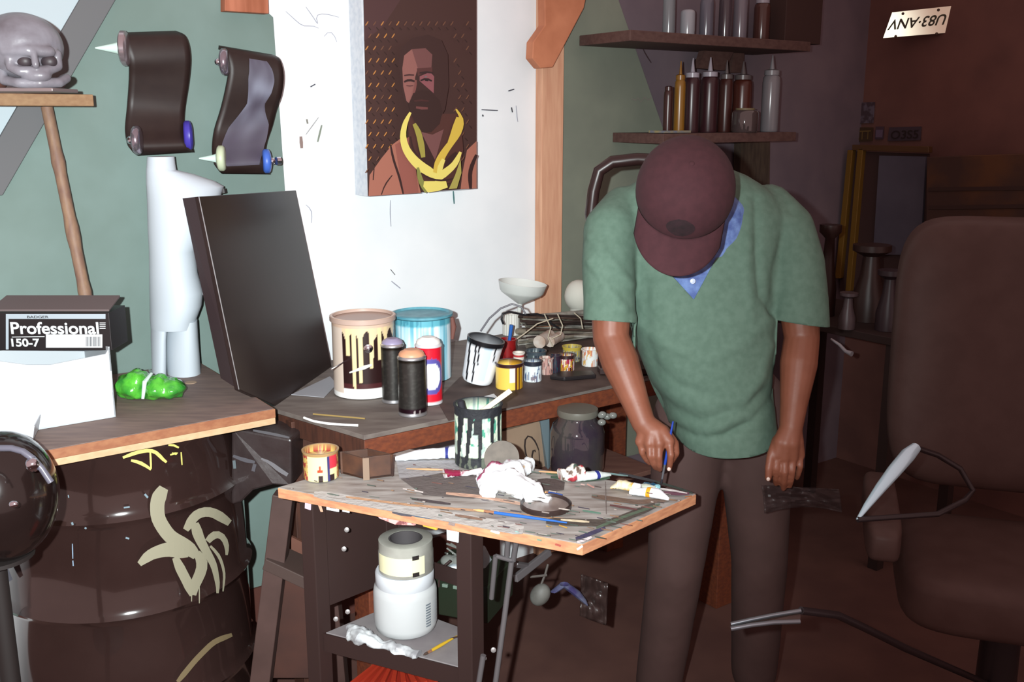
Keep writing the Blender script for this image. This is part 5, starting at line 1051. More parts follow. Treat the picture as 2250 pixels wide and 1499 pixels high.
# gilt frame leaning on the wall
m_gilt = mat('gilt_frame', (124, 92, 36), .45, .3); gf = thing('gilt_frame', 'tall thin gilt frame with grey panel leaning on the dark wall', 'frame', R(1845, 620, 3.9))
def RR(x, y, s=3.93): return R(x, y, s)
for nm, q_ in [('outer_rail', [(1862, 330), (1873, 330), (1846, 612), (1834, 612)]), ('inner_rail', [(1884, 326), (1896, 326), (1868, 640), (1857, 640)]), ('top_rail', [(1872, 318), (2040, 322), (2040, 336), (1872, 330)])]:
    b = MB(); b.slab([RR(x, y) for x, y in q_], ds, .03); obj(nm, b, m_gilt if nm != 'top_rail' else mat('dull_gilt', (84, 58, 34), .5), gf, bevel=.002)
b = MB(); b.slab([RR(x, y, 3.955) for x, y in [(1870, 332), (2040, 338), (2040, 640), (1845, 640)]], ds, .01); obj('backing', b, mat('frame_back', (60, 40, 38), .8), gf)
b = MB(); b.slab([RR(x, y, 3.94) for x, y in [(1932, 342), (2034, 344), (2022, 560), (1918, 560)]], ds, .012); obj('grey_panel', b, mat('panel_lilac', (88, 84, 96), .6, c2=(76, 72, 84), scale=5), gf)
# brownish cupboard at the far right
cu = thing('brown_cupboard', 'dim brown cupboard with shelf edges at the right edge', 'cupboard', R(2150, 640, 3.85))
b = MB(); b.slab([RR(x, y, 3.85) for x, y in [(2036, 345), (2330, 335), (2330, 900), (2030, 900)]], ds, .17); obj('carcass', b, mat('cupboard_brown', (92, 58, 32), .7, c2=(66, 44, 36), scale=4, lo=.4, hi=.6), cu, bevel=.003)
for y in (412, 452, 500):
    b = MB(); b.slab([RR(x, yy_, 3.846) for x, yy_ in [(2040, y), (2320, y-4), (2320, y+5), (2040, y+8)]], ds, .01); obj('slat', b, mat('slat_dark', (58, 38, 32), .7), cu)
# clutter behind the man at the right
random.seed(11)
def clutter(x, y, w_, r_, c, label, cat, nm):
    b = MB(); p = R(x, y, w_); b.ell(p, (r_, r_*.8, r_*.9), seg=18, rings=12)
    for v in b.v: v += (v-p)*.35*noise.noise(v*24)
    obj(nm, b, mat(nm+'_m', c, .5), None, smooth=True, label=label, cat=cat)
# dark side table carrying the clutter
st = thing('side_table', 'dim dark side table behind the man\'s left arm', 'table', R(1880, 900, 3.4).xy.to_3d())
ztab = R(1880, 690, 3.35).z
b = MB(); cpt = R(1880, 690, 3.35); b.box((cpt.x, cpt.y, ztab-.02), (.5, .7, .03)); obj('tabletop', b, mat('dim_wood', (44, 28, 25), .7), st, bevel=.003)
for i in (-1, 1):
    for j in (-1, 1): b = MB(); q_ = cpt+ds*.22*i+dw*.32*j; b.box((q_.x, q_.y, (ztab-.036)/2), (.04, .04, ztab-.038)); obj('leg', b, mat('dim_wood', (44, 28, 25)), st)
def stand(x, ytop, wdt, c, label, cat, nm, w_=3.3, rough=.4, flare=.6):
    p = R(x, 690, w_); h = max(.04, R(x, ytop, w_).z-ztab); r_ = wdt/F*4.1; b = MB()
    b.lathe([(0, 0), (r_, 0), (r_, h*.3), (r_*flare, h*.6), (r_*flare*.8, h*.85), (r_*1.1, h*.92), (r_*1.1, h), (0, h)], (p.x, p.y, ztab-.004), up, 20); obj(nm, b, mat(nm+label[:5], c, rough), None, smooth=True, label=label, cat=cat)
stand(1812, 490, 20, (48, 30, 27), 'dim dark vase just right of the man\'s shoulder', 'vase', 'dark_vase', 3.25)
stand(1905, 534, 34, (50, 33, 30), 'dim bulky lamp shape right of the gilt frame', 'lamp', 'dark_lamp', 3.3)
stand(1862, 640, 16, (76, 64, 66), 'small grey pot in the dim clutter', 'pot', 'grey_pot', 3.1)
stand(1950, 590, 22, (54, 42, 46), 'dim bluish jar in the clutter at right', 'jar', 'dim_jar', 3.2)
b = MB(); b.tube([R(x, y, 3.0) for x, y in [(1826, 745), (1845, 758), (1858, 772), (1872, 778)]], [.004, .006, .007, .010], 8); obj('plastic_scrap', b, mat('shiny_scrap', (140, 136, 140), .2), None, smooth=True, label='shiny plastic scrap in the dark beyond the man\'s arm', cat='plastic')

# ---------------------------------------------------------------- dark swivel armchair (right foreground)
ch = thing('barber_chair', 'large black leather barber chair with chrome armrests at right', 'chair', Vector((1.25, 2.15, 0)))
m_lea = mat('black_leather', (76, 58, 54), .5, c2=(82, 64, 60), scale=14, bump=.15, spec=.25)
def pillow(c, sz, X, Y, Z, name, rad=.35, m=m_lea, n=24):
    b = MB(); vs = []
    c = Vector(c); b.ell((0, 0, 0), (1, 1, 1), seg=40, rings=24)
    out = []
    for v in b.v:
        e_ = 2.0/5; f = lambda t_: math.copysign(abs(t_)**e_, t_)
        q = Vector((f(v.x), f(v.y), f(v.z))); m__ = max(abs(q.x), abs(q.y), abs(q.z)); out.append(c+X*q.x*sz[0]/2+Y*q.y*sz[1]/2+Z*q.z*sz[2]/2)
    b.v = out; return obj(name, b, m, ch, smooth=True)
Xc = Vector((.95, -.3, 0)).normalized(); Yc = Vector((.3, .95, 0)).normalized()
bk = D(2180, 775, 2.55)
pillow(bk, (.50, .15, .70), Xc, (Yc+up*.12).normalized(), (up-Yc*-.15).normalized(), 'backrest')
pillow(Vector((bk.x-.05, bk.y-.30, .55)), (.52, .50, .15), Xc, Yc, up, 'seat')
pillow(Vector((bk.x-.36, bk.y-.26, .70)), (.08, .44, .09), Xc, Yc, up, 'armrest')
pillow(Vector((bk.x+.24, bk.y-.40, .70)), (.08, .44, .09), Xc, Yc, up, 'armrest')
b = MB(); pts = [D(x, y, Y) for x, y, Y in [(1884, 1142, 1.86), (1905, 1112, 1.88), (1935, 1072, 1.90), (1965, 1035, 1.92), (1995, 1000, 1.95), (2012, 984, 1.97)]]
b.tube(pts, [.003, .007, .011, .014, .015, .011], 20); obj('chrome_arm', b, mat('bright_chrome', (205, 240, 255), .2, .35), ch, smooth=True)
b = MB(); b.tube([pts[-1], D(2060, 1000, 2.0), D(2110, 1030, 2.0), D(2138, 1078, 1.98), D(2120, 1100, 1.96), D(2060, 1130, 1.9), pts[0]], .006, 8); obj('arm_loop', b, mat('dull_chrome', (50, 42, 44), .35, .3), ch, smooth=True)
b = MB(); cc = Vector((bk.x-.05, bk.y-.30, 0)); b.lathe([(.26, .002), (.27, .02), (.2, .045), (.05, .06), (.045, .44), (.12, .47), (0, .47)], cc, up, 40); obj('pedestal', b, mat('dull_chrome', (50, 42, 44)), ch, smooth=True)
fr1 = [D(x, y, 1.75) for x, y in [(1606, 1372), (1650, 1362), (1700, 1352), (1760, 1342)]]; fr2 = [D(x, y, 1.72) for x, y in [(1606, 1382), (1650, 1374), (1700, 1368), (1758, 1366)]]
b = MB(); b.tube(fr1, .0045, 8); b.tube(fr2, .0045, 8); obj('footrest_rail', b, mat('dim_chrome', (120, 122, 128), .3, .7), ch, smooth=True)
b = MB(); b.slab([fr1[0]-up*.006, fr1[-1]-up*.006, fr2[-1]+up*.0, fr2[0]], Vector((0, 1, -.2)), .01); obj('footrest_pad', b, m_lea, ch)
b = MB(); b.tube([fr1[-1], D(1840, 1352, 1.8), D(1900, 1380, 1.85), D(1990, 1425, 1.9), cc+up*.25], .008, 8); obj('footrest_arm', b, mat('dull_chrome', (50, 42, 44)), ch, smooth=True)
# curved dark chair back behind the man's right shoulder
t = thing('tube_stand', 'black curved tubular frame rising behind the man\'s right shoulder', 'frame', D(1400, 640, 2.9))
def cb(x, y): return D(x, y, 2.9)
zB = BZ+.003
b = MB(); pl_ = [cb(1330, 600), cb(1306, 530), cb(1298, 470), cb(1304, 420), cb(1316, 376), cb(1345, 356), cb(1400, 350), cb(1470, 352), cb(1500, 420), cb(1500, 600)]
pl_ = [Vector((pl_[0].x, pl_[0].y, zB))]+pl_+[Vector((pl_[-1].x, pl_[-1].y, zB))]
b.tube(pl_, .018, 12); obj('tube', b, mat('black_gloss2', (44, 28, 27), .35), t, smooth=True)
b = MB(); b.box(((pl_[0]+pl_[-1])/2)+up*.012, (.26, .1, .02), ax=(Vector((1, 0, 0)), Vector((0, 1, 0)), up)); obj('foot_plate', b, mat('black_gloss2', (44, 28, 27)), t, bevel=.003)

# ---------------------------------------------------------------- the man
def evalmesh(b, voxel, smooth_it=6, name='m'):
    me = bpy.data.meshes.new(name); me.from_pydata([tuple(v) for v in b.v], [], b.f); me.update()
    bm = bmesh.new(); bm.from_mesh(me); bmesh.ops.remove_doubles(bm, verts=bm.verts, dist=1e-6); bmesh.ops.recalc_face_normals(bm, faces=bm.faces); bm.to_mesh(me); bm.free()
    o = bpy.data.objects.new(name, me); S.collection.objects.link(o)
    r_ = o.modifiers.new('r', 'REMESH'); r_.mode = 'VOXEL'; r_.voxel_size = voxel; r_.use_smooth_shade = True
    s_ = o.modifiers.new('s', 'SMOOTH'); s_.iterations = smooth_it; s_.factor = .5
    dg = bpy.context.evaluated_depsgraph_get(); out = bpy.data.meshes.new_from_object(o.evaluated_get(dg))
    bpy.data.objects.remove(o); bpy.data.meshes.remove(me); return out
def link_mesh(name, me, m, parent, solid=0, sub=0, **k):
    me.materials.clear(); me.materials.append(m); base = wloc(parent) if parent else Vector((0, 0, 0))
    me.transform(Matrix.Translation(-base)); me.polygons.foreach_set('use_smooth', [True]*len(me.polygons))
    o = bpy.data.objects.new(name, me); S.collection.objects.link(o); o.parent = parent
    if solid: d = o.modifiers.new('thickness', 'SOLIDIFY'); d.thickness = solid; d.offset = 1
    return tag(o, **k)
def caps(b, chain):                  # rounded tapering limb through [(point, radius), ...]
    for (p0, r0), (p1, r1) in zip(chain[:-1], chain[1:]):
        p0, p1 = Vector(p0), Vector(p1); ax = (p1-p0); L_ = ax.length
        if L_ < 1e-5: continue
        prof = []
        for k in range(7): a = math.pi/2*k/6; prof.append((r0*math.sin(a), -r0*math.cos(a)))
        for k in range(7): a = math.pi/2*k/6; prof.append((r1*math.cos(a), L_+r1*math.sin(a)))
        prof[0] = (0, -r0); prof[-1] = (0, L_+r1)
        b.lathe(prof, p0, ax, 18)
# the clear skull on the ledge: cranium and face in one cast, jaw apart
def K(x, y, z): return sk+Vector((x, y, z))
b = MB(); b.ell(K(-.008, .0, .022), (.086, .082, .072), seg=36, rings=24); b.ell(K(-.045, .01, -.005), (.045, .06, .045))
caps(b, [(K(-.01, -.070, .008), .013), (K(.035, -.066, .010), .013), (K(.070, -.040, .008), .012)])
caps(b, [(K(-.005, -.068, .004), .009), (K(-.004, -.070, -.026), .009), (K(.018, -.072, -.034), .011), (K(.062, -.050, -.032), .012), (K(.078, -.024, -.022), .010), (K(.078, -.02, .005), .009)])
caps(b, [(K(.048, -.068, .006), .007), (K(.052, -.072, -.020), .008)]); b.ell(K(.040, -.052, -.042), (.034, .024, .018))
link_mesh('cast_cranium', evalmesh(b, .003, 5), mat('milky_plastic', (160, 160, 168), .3, c2=(118, 110, 118), scale=16, alpha=.86, spec=.6), skull_root)
b = MB()
for x, y in ((.022, -.058), (.066, -.038)): b.ell(K(x, y, -.012), (.017, .014, .015))
b.ell(K(.046, -.066, -.036), (.006, .006, .009)); obj('eye_socket', b, mat('socket_grey', (52, 44, 48), .5), skull_root, smooth=True)
b = MB()
for k in range(9):
    f = k/8; b.ell(K(.004+.066*f, -.070+.030*f*f, -.056), (.0042, .004, .006), seg=8, rings=6); b.ell(K(.004+.064*f, -.068+.030*f*f, zb+.022), (.004, .004, .005), seg=8, rings=6)
obj('teeth', b, mat('pale_plastic', (190, 194, 202), .3), skull_root, smooth=True)
b = MB(); caps(b, [(K(-.040, -.040, -.022), .010), (K(-.030, -.050, zb+.024), .011), (K(.010, -.066, zb+.018), .011), (K(.050, -.055, zb+.018), .012), (K(.078, -.026, zb+.020), .011), (K(.084, .0, zb+.030), .010)])
link_mesh('jaw', evalmesh(b, .003, 4), mat('milky_plastic', (160, 160, 168)), skull_root)
b = MB(); b.ell(K(-.062, -.030, -.045), (.03, .035, .03)); obj('dark_hollow', b, mat('brown_hollow', (84, 52, 44), .8), skull_root, smooth=True)

man = Vector((.50, 2.42, 0))
person = thing('person', 'person in a green V-neck shirt and maroon cap bowed over the painted board', 'person', man)
# joints
shR, elR, wrR = D(1345, 478, 2.26), D(1342, 742, 2.20), D(1414, 930, 2.10)
shL, elL, wrL = D(1735, 478, 2.32), D(1762, 742, 2.27), D(1738, 940, 2.17)
Hc = D(1503, 430, 2.06)              # middle of the head
face = Vector((-.19, -.55, -.82)).normalized(); crown = Vector((-.03, -.82, .56)); crown = (crown-face*crown.dot(face)).normalized(); sideh = face.cross(crown).normalized()
if sideh.x < 0: sideh = -sideh
neckb = D(1520, 430, 2.30)
hip = D(1585, 990, 2.44); hip.z = .93
b = MB()
HR = Matrix((sideh, -face, crown)).transposed()   # columns: x side, y back, z crown
def hp_(x, y, z): return Hc+HR @ Vector((x, y, z))
b.ell(hp_(0, .01, .03), (.068, .088, .078), HR); b.ell(hp_(.004, -.02, -.03), (.052, .068, .075), HR); b.ell(hp_(0, -.045, -.088), (.032, .034, .026), HR)
caps(b, [(hp_(0, -.088, .008), .010), (hp_(0, -.108, -.030), .014)])                       # nose
for s_ in (-1, 1): b.ell(hp_(s_*.054, .016, .0), (.010, .020, .030), HR); b.ell(hp_(s_*.032, -.080, .028), (.026, .010, .008), HR); b.ell(hp_(s_*.034, -.062, -.026), (.020, .02, .02), HR)
b.ell(hp_(0, -.090, -.060), (.024, .009, .006), HR); b.ell(hp_(0, -.088, -.070), (.02, .009, .006), HR)
caps(b, [(hp_(0, .035, -.05), .055), (neckb, .062)])
# trunk
chest = D(1540, 560, 2.38); belly = D(1560, 820, 2.36)
b.ell(chest, (.13, .08, .16)); b.ell(belly, (.12, .09, .17)); b.ell(hip, (.13, .10, .12)); sj = up*-.035+Vector((0, .08, 0)); caps(b, [(shR+sj+Vector((.02, 0, 0)), .038), (neckb+up*-.04, .05), (shL+sj-Vector((.02, 0, 0)), .038)])
def arm(sh_, el, wr):
    caps(b, [(sh_-up*.03+Vector((0, .06, 0)), .040), (sh_.lerp(el, .5), .042), (sh_.lerp(el, .8), .045), (el, .041), (el.lerp(wr, .3), .043), (el.lerp(wr, .75), .031), (wr, .0265)])
arm(shR, elR, wrR); arm(shL, elL, wrL)
# right hand (holds the brush): back of the hand to the camera, fingers down
def YD(x, y, Y): return D(x, y, Y)
def hand(wr, palm, fingers, thumb):
    fingers = [[(p, r_*.86) for p, r_ in f] for f in fingers]; thumb = [(p, r_*.9) for p, r_ in thumb]
    for ch_ in palm: caps(b, ch_)
    for f in fingers: caps(b, f)
    caps(b, thumb)
Yh = 2.07
kn = [YD(1407, 970, Yh+.014), YD(1427, 974, Yh), YD(1448, 974, Yh-.006), YD(1470, 970, Yh-.002)]
palmR = [[(wrR, .025), (YD(1420, 950, Yh+.02), .020), (kn[0], .0125)], [(wrR, .026), (YD(1432, 950, Yh+.012), .021), (kn[1], .0135)], [(wrR, .026), (YD(1442, 950, Yh+.01), .020), (kn[2], .0135)], [(wrR, .025), (YD(1452, 950, Yh+.01), .019), (kn[3], .013)]]
fR = [[(kn[0], .0105), (YD(1411, 994, Yh+.006), .0088), (YD(1420, 1010, Yh+.012), .0078), (YD(1428, 1018, Yh+.02), .007)],
      [(kn[1], .0108), (YD(1428, 1002, Yh-.012), .0092), (YD(1435, 1019, Yh-.004), .0082), (YD(1440, 1028, Yh+.008), .0072)],
      [(kn[2], .0108), (YD(1448, 1004, Yh-.018), .0094), (YD(1449, 1022, Yh-.012), .0084), (YD(1450, 1032, Yh+.002), .0072)],
      [(kn[3], .0106), (YD(1474, 1000, Yh-.018), .0094), (YD(1472, 1018, Yh-.012), .0084), (YD(1470, 1030, Yh-.004), .0074)]]
thR = [(YD(1458, 945, Yh+.02), .014), (YD(1482, 975, Yh+.012), .0115), (YD(1485, 996, Yh+.0), .0098), (YD(1474, 1014, Yh+.012), .0085)]
hand(wrR, palmR, fR, thR)
Yl = 2.15
kn = [YD(1757, 1000, Yl+.012), YD(1741, 1006, Yl), YD(1724, 1006, Yl-.004), YD(1707, 1000, Yl)]
palmL = [[(wrL, .025), (YD(1748, 972, Yl+.01), .019), (kn[0], .0125)], [(wrL, .026), (YD(1738, 974, Yl), .020), (kn[1], .0135)], [(wrL, .026), (YD(1726, 974, Yl), .020), (kn[2], .0135)], [(wrL, .025), (YD(1716, 972, Yl+.004), .019), (kn[3], .013)]]
fL = [[(kn[0], .0102), (YD(1758, 1024, Yl+.0), .0088), (YD(1754, 1042, Yl+.008), .0078), (YD(1751, 1050, Yl+.018), .007)],
      [(kn[1], .0108), (YD(1741, 1034, Yl-.010), .0092), (YD(1738, 1056, Yl-.002), .0082), (YD(1735, 1068, Yl+.012), .0072)],
      [(kn[2], .0108), (YD(1724, 1038, Yl-.014), .0094), (YD(1722, 1060, Yl-.004), .0084), (YD(1721, 1074, Yl+.012), .0072)],
      [(kn[3], .0106), (YD(1706, 1030, Yl-.010), .0094), (YD(1704, 1052, Yl-.002), .0084), (YD(1705, 1063, Yl+.010), .0074)]]
thL = [(YD(1708, 968, Yl+.012), .014), (YD(1694, 1002, Yl-.0), .0115), (YD(1689, 1030, Yl-.012), .0098), (YD(1688, 1052, Yl-.014), .0082)]
hand(wrL, palmL, fL, thL)
# legs inside the trousers
ftR, ftL = Vector((hip.x-.13, 2.50, .05)), Vector((hip.x+.15, 2.56, .05)); knR, knL = Vector((hip.x-.11, 2.42, .50)), Vector((hip.x+.12, 2.46, .50))
for a_, k_, f_ in ((hip+Vector((-.08, 0, -.05)), knR, ftR), (hip+Vector((.08, 0, -.05)), knL, ftL)):
    caps(b, [(a_, .085), (k_, .056), (k_.lerp(f_, .35), .052), (f_+up*.03, .036), (f_+Vector((0, -.13, -.015)), .03)])
m_skin = mat('skin', (120, 72, 54), .5, c2=(108, 62, 44), scale=12)
bodyme = evalmesh(b, .0034, 2); link_mesh('body', bodyme, m_skin, person)
# nails
for p, r_ in ((YD(1470, 1031, Yh-.013), .0055), (YD(1688, 1053, Yl-.024), .0055)):
    b = MB(); b.ell(p, (.0042, .0026, .0048)); obj('fingernail', b, mat('pale_nail', (196, 176, 166), .3), person, smooth=True)
for s_ in (-1, 1):
    b = MB(); b.ell(hp_(s_*.030, -.078, .010), (.011, .008, .008), HR); obj('eye', b, mat('eye_white', (200, 196, 190), .2), person, smooth=True)
b = MB(); b.ell(hp_(0, .034, .004), (.072, .078, .07), HR); obj('hair', b, mat('dark_hair', (34, 22, 20), .8, bump=.4, scale=80), person, smooth=True)
# trousers
b = MB(); b.ell(hip+Vector((0, .0, .0)), (.165, .13, .13))
for a_, k_, f_ in ((hip+Vector((-.08, 0, -.03)), knR, ftR), (hip+Vector((.08, 0, -.03)), knL, ftL)):
    caps(b, [(a_, .10), (k_, .075), (f_+up*.06, .065)])
tm = evalmesh(b, .012, 6); link_mesh('trousers', tm, mat('dark_trousers', (72, 52, 49), .8, c2=(66, 47, 44), scale=10), person)
for f_ in (ftR, ftL):
    b = MB(); b.ell(f_+Vector((0, -.06, -.01)), (.05, .13, .045))
    for v in b.v: v.z = max(v.z, .004)
    obj('shoe', b, mat('black_shoe', (26, 18, 17), .4), person, smooth=True)
# shirt
def tsec(x0, x1, y, Y, dep, n=40, ex=2.4):
    a, c = D(x0, y, Y), D(x1, y, Y); m_ = (a+c)/2; r_ = (c-a).length/2; X = (c-a).normalized(); Yv = Vector((0, 1, 0)); out = []
    for i in range(n):
        t_ = 2*math.pi*i/n; cx, sy = math.cos(t_), math.sin(t_); f = lambda q: math.copysign(abs(q)**(2/ex), q)
        out.append(m_+X*f(cx)*r_+Yv*f(sy)*dep)
    return out
b = MB(); b.loft([tsec(1455, 1600, 372, 2.36, .05), tsec(1420, 1640, 388, 2.36, .07), tsec(1372, 1690, 420, 2.36, .095), tsec(1345, 1722, 465, 2.36, .12), tsec(1352, 1718, 530, 2.35, .135), tsec(1366, 1706, 620, 2.34, .14), tsec(1382, 1697, 700, 2.33, .145), tsec(1408, 1688, 780, 2.33, .15), tsec(1436, 1688, 850, 2.33, .15), tsec(1466, 1694, 910, 2.33, .15), tsec(1484, 1700, 960, 2.33, .155), tsec(1505, 1700, 1080, 2.33, .16)])
slR = [(D(1372, 462, 2.36), .055), (D(1342, 505, 2.29), .060), (D(1336, 580, 2.25), .058), (D(1339, 660, 2.23), .057), (D(1340, 760, 2.21), .058)]
slL = [(D(1690, 458, 2.37), .055), (D(1728, 505, 2.34), .062), (D(1748, 580, 2.31), .064), (D(1754, 660, 2.29), .066), (D(1758, 770, 2.28), .067)]
caps(b, slR); caps(b, slL)
sm_ = evalmesh(b, .007, 8)
bm = bmesh.new(); bm.from_mesh(sm_)
def cutaway(p0, n_, test):           # drop everything past a plane where test() holds
    geom = [f for f in bm.faces if test(f.calc_center_median())]
    ge = set(geom); 
    for f in geom: ge.update(f.edges); ge.update(f.verts)
    bmesh.ops.bisect_plane(bm, geom=list(ge), plane_co=p0, plane_no=n_, dist=1e-5)
    dl = [f for f in bm.faces if test(f.calc_center_median()) and (f.calc_center_median()-p0).dot(n_) > 0]
    bmesh.ops.delete(bm, geom=dl, context='FACES')
hL, hR_, hF = D(1474, 925, 2.36), D(1716, 900, 2.38), D(1568, 1008, 2.18)
hn = (hR_-hL).cross(hF-hL).normalized(); hn = hn if hn.z < 0 else -hn
cen = (hL+hR_)/2
cutaway(hF, hn, lambda c: abs(c.x-cen.x) < .19 and c.z < 1.2 and (c-elR).length > .11 and (c-elL).length > .10)
eR, eL = D(1340, 706, 2.215), D(1756, 708, 2.28)
dR = (slR[-1][0]-slR[-2][0]).normalized(); dR = (dR+Vector((-.08, 0, 0))).normalized(); dL = (slL[-1][0]-slL[-2][0]).normalized(); dL = (dL+Vector((-.22, 0, 0))).normalized()
ax_R = lambda c: (c-eR).length < .16 and c.x < D(1392, 740, 2.2).x
ax_L = lambda c: (c-eL).length < .17 and c.x > D(1700, 740, 2.28).x
cutaway(eR, dR, ax_R); cutaway(eL, dL, ax_L)
# neck V: cut in the front between two sloping planes
vt = D(1526, 660, 2.19); vl = D(1440, 565, 2.19); vr = D(1622, 488, 2.2)
nl = Vector((vt.z-vl.z, 0, -(vt.x-vl.x))); nr = Vector((vt.z-vr.z, 0, -(vt.x-vr.x)))
ctr_ = Vector(((vl.x+vr.x)/2, 0, vl.z+.05))
if (ctr_-vt).dot(nl) < 0: nl = -nl
if (ctr_-vt).dot(nr) < 0: nr = -nr
nl.normalize(); nr.normalize(); front = lambda c: c.y < 2.31 and c.z > vt.z-.03 and -.085 < c.x-vt.x < .10 and c.z < D(1560, 440, 2.25).z 
for n_ in (nl, nr):
    geom = [f for f in bm.faces if front(f.calc_center_median())]; ge = set(geom)
    for f in geom: ge.update(f.edges); ge.update(f.verts)
    bmesh.ops.bisect_plane(bm, geom=list(ge), plane_co=vt, plane_no=n_, dist=1e-5)
dl = [f for f in bm.faces if front(f.calc_center_median()) and (f.calc_center_median()-vt).dot(nl) > 0 and (f.calc_center_median()-vt).dot(nr) > 0]
bmesh.ops.delete(bm, geom=dl, context='FACES')
# folds pressed into the cloth, given as lines in the photo
folds = [([(1300, 520), (1345, 580), (1385, 625)], .005, 9), ([(1297, 575), (1340, 640), (1372, 680)], .005, 8), ([(1660, 440), (1662, 560), (1668, 650), (1700, 690)], -.007, 9), ([(1720, 520), (1700, 600), (1695, 690)], -.006, 10), ([(1420, 850), (1480, 900), (1540, 925), (1620, 905), (1680, 860)], -.008, 14), ([(1440, 800), (1500, 850), (1560, 870)], -.004, 12), ([(1690, 760), (1670, 830), (1620, 910), (1560, 950)], .006, 12), ([(1700, 870), (1650, 930), (1590, 960)], -.005, 9), ([(1480, 935), (1530, 960), (1590, 955), (1640, 930)], -.006, 9), ([(1420, 620), (1424, 720), (1440, 820)], -.004, 12), ([(1640, 520), (1640, 600), (1650, 700)], .004, 12), ([(1395, 700), (1440, 745), (1500, 775)], .004, 12), ([(1690, 700), (1640, 750), (1560, 790)], .004, 14), ([(1685, 400), (1720, 430), (1740, 470)], -.004, 10)]
fwd = Vector((0, math.cos(TILT), -math.sin(TILT))); upc = Vector((0, math.sin(TILT), math.cos(TILT)))
bm.normal_update()
for v in bm.verts:
    d_ = v.co-O; zc = d_.dot(fwd); x = 1125+F*d_.x/zc; y = 749.5-F*d_.dot(upc)/zc
    if v.normal.dot(d_) > 0.02: continue
    o_ = .0015*noise.noise(v.co*11)+.001*noise.noise(v.co*24)
    for line, amp, w_ in folds:
        best = 1e9
        for (ax1, ay1), (bx1, by1) in zip(line[:-1], line[1:]):
            L2 = (bx1-ax1)**2+(by1-ay1)**2; t_ = max(0, min(1, ((x-ax1)*(bx1-ax1)+(y-ay1)*(by1-ay1))/L2)); best = min(best, math.hypot(x-ax1-(bx1-ax1)*t_, y-ay1-(by1-ay1)*t_))
        if best < w_*3: o_ += amp*math.exp(-(best/w_)**2)
    v.co += v.normal*o_
bm.to_mesh(sm_); bm.free()
link_mesh('shirt', sm_, mat('sage_shirt', (82, 105, 92), .85, c2=(74, 97, 84), scale=60), person, solid=.003)
# blue undershirt with a button
b = MB(); b.loft([tsec(1470, 1600, 420, 2.30, .08), tsec(1440, 1640, 450, 2.33, .11), tsec(1420, 1660, 540, 2.335, .125), tsec(1425, 1640, 640, 2.33, .128), tsec(1430, 1640, 720, 2.33, .13)])
um = evalmesh(b, .008, 4); link_mesh('undershirt', um, mat('blue_denim_shirt', (96, 120, 168), .8, c2=(66, 84, 136), scale=45, bump=.4), person)
b = MB(); b.lathe([(0, 0), (.006, 0), (.006, .002), (0, .003)], D(1522, 618, 2.185), Vector((0, -1, .1)), 16); obj('button', b, mat('pale_button', (170, 180, 200), .4), person)
for k, (a, c) in enumerate([((1478, 596), (1524, 657)), ((1524, 657), (1560, 590)), ((1560, 590), (1590, 490))]): pass
# cap
m_cap = mat('maroon_cap', (58, 26, 32), .9, c2=(52, 22, 28), scale=60)
cp = thing('baseball_cap', 'maroon baseball cap with dark emblem on the bowed head', 'cap', Hc)
bpy.data.objects.remove(cp)
b = MB(); N = 48; K = 16; vs = []
cc0 = (0, .008, .012); Rx, Ry, Rz = .100, .112, .098
for k in range(K+1):
    th_ = math.pi/2*(k/K)*1.06
    for i in range(N):
        a = 2*math.pi*i/N; pan = 1-.006*abs(math.cos(a*3)); r0 = math.sin(th_)
        vs.append(hp_(cc0[0]+math.cos(a)*Rx*r0*pan, cc0[1]+math.sin(a)*Ry*r0*pan, cc0[2]+Rz*(math.cos(th_)+.0)))
b.add(vs, [(k*N+i, k*N+(i+1) % N, (k+1)*N+(i+1) % N, (k+1)*N+i) for k in range(K) for i in range(N)])
capo = obj('cap', b, m_cap, person, smooth=True, solid=.003, label='maroon baseball cap')
def bill(u, v):                      # u across, v outward
    a = math.radians(-90-62+124*u); r0x, r0y = Rx*.99, Ry*.99
    x = math.cos(a)*r0x; y = cc0[1]+math.sin(a)*r0y; ext = .078*math.sin(math.pi*(.13+.74*u))**.6
    return hp_(x*(1+.0*v), y-ext*v, cc0[2]-.004-.016*v-(x/.1)**2*.026*(.4+.6*v))
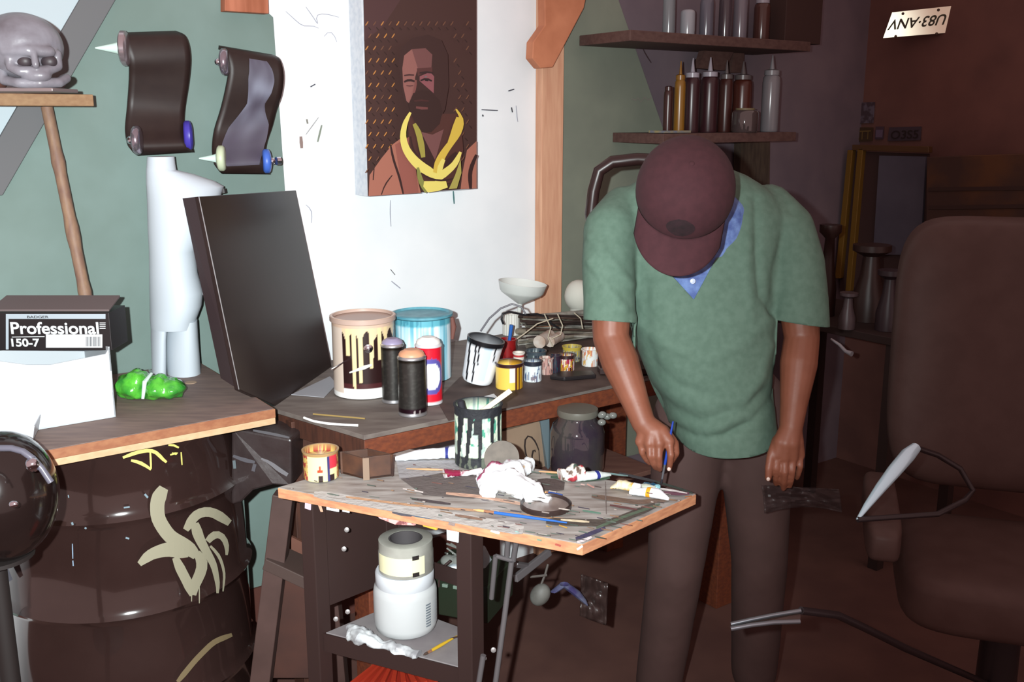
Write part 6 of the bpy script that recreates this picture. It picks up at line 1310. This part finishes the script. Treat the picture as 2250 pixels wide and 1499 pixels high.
b = MB(); b.grid(bill, 32, 12); obj('cap_bill', b, m_cap, capo, smooth=True, solid=.004)
b = MB(); b.ell(hp_(cc0[0], cc0[1], cc0[2]+Rz), (.006, .006, .004), HR); obj('cap_button', b, m_cap, capo, smooth=True)
def cpt(u, v): # dark emblem patch on the front panel
    th_ = math.radians(60+v*24); a = math.radians(-90+(u-.5)*34*math.sin(math.pi*max(.02, min(.98, v)))**.5); return hp_(cc0[0]+math.cos(a)*(Rx+.003)*math.sin(th_), cc0[1]+math.sin(a)*(Ry+.003)*math.sin(th_), cc0[2]+(Rz+.003)*math.cos(th_))
b = MB(); b.grid(cpt, 10, 10); obj('emblem', b, mat('dark_emblem', (26, 12, 16), .9, c2=(38, 18, 24), scale=70), capo, smooth=True, label='dark embroidered emblem')
# brush in hand
pt, ptop = P(1452, 1067, TZ+.008), D(1479, 926, Yh+.0)
t = thing('held_brush', 'blue brush in the person\'s hand touching the board', 'brush', pt-up*.004)
b = MB(); b.tube([pt.lerp(ptop, .32), pt.lerp(ptop, .6), ptop], [.003, .0036, .0018], 10); obj('handle', b, mat('cobalt_handle', (30, 60, 150), .35), t, smooth=True)
b = MB(); b.tube([pt.lerp(ptop, .1), pt.lerp(ptop, .33)], [.0022, .0031], 10); obj('ferrule', b, mat('steel_ferrule', (120, 124, 132), .3, .7), t, smooth=True)
b = MB(); b.tube([pt, pt.lerp(ptop, .04), pt.lerp(ptop, .11)], [.0005, .0024, .0022], 8); obj('bristles', b, mat('bristle_dark', (28, 26, 34)), t, smooth=True)
# plastic bag by the left hand
b = MB(); b.grid(lambda u, v: D(1674+u*170+v*6, 1066+v*62-14*math.sin(u*3)*v+u*10*(1-v), 2.24+.03*noise.noise(Vector((u*6, v*5, 0)))), 30, 14)
obj('plastic_sheet', b, mat('grey_film', (62, 50, 50), .4, c2=(80, 70, 70), scale=10, lo=.5, hi=.8, alpha=.4), None, smooth=True, solid=.002, label='dim crumpled plastic sheet below the person\'s left hand', cat='plastic sheet')
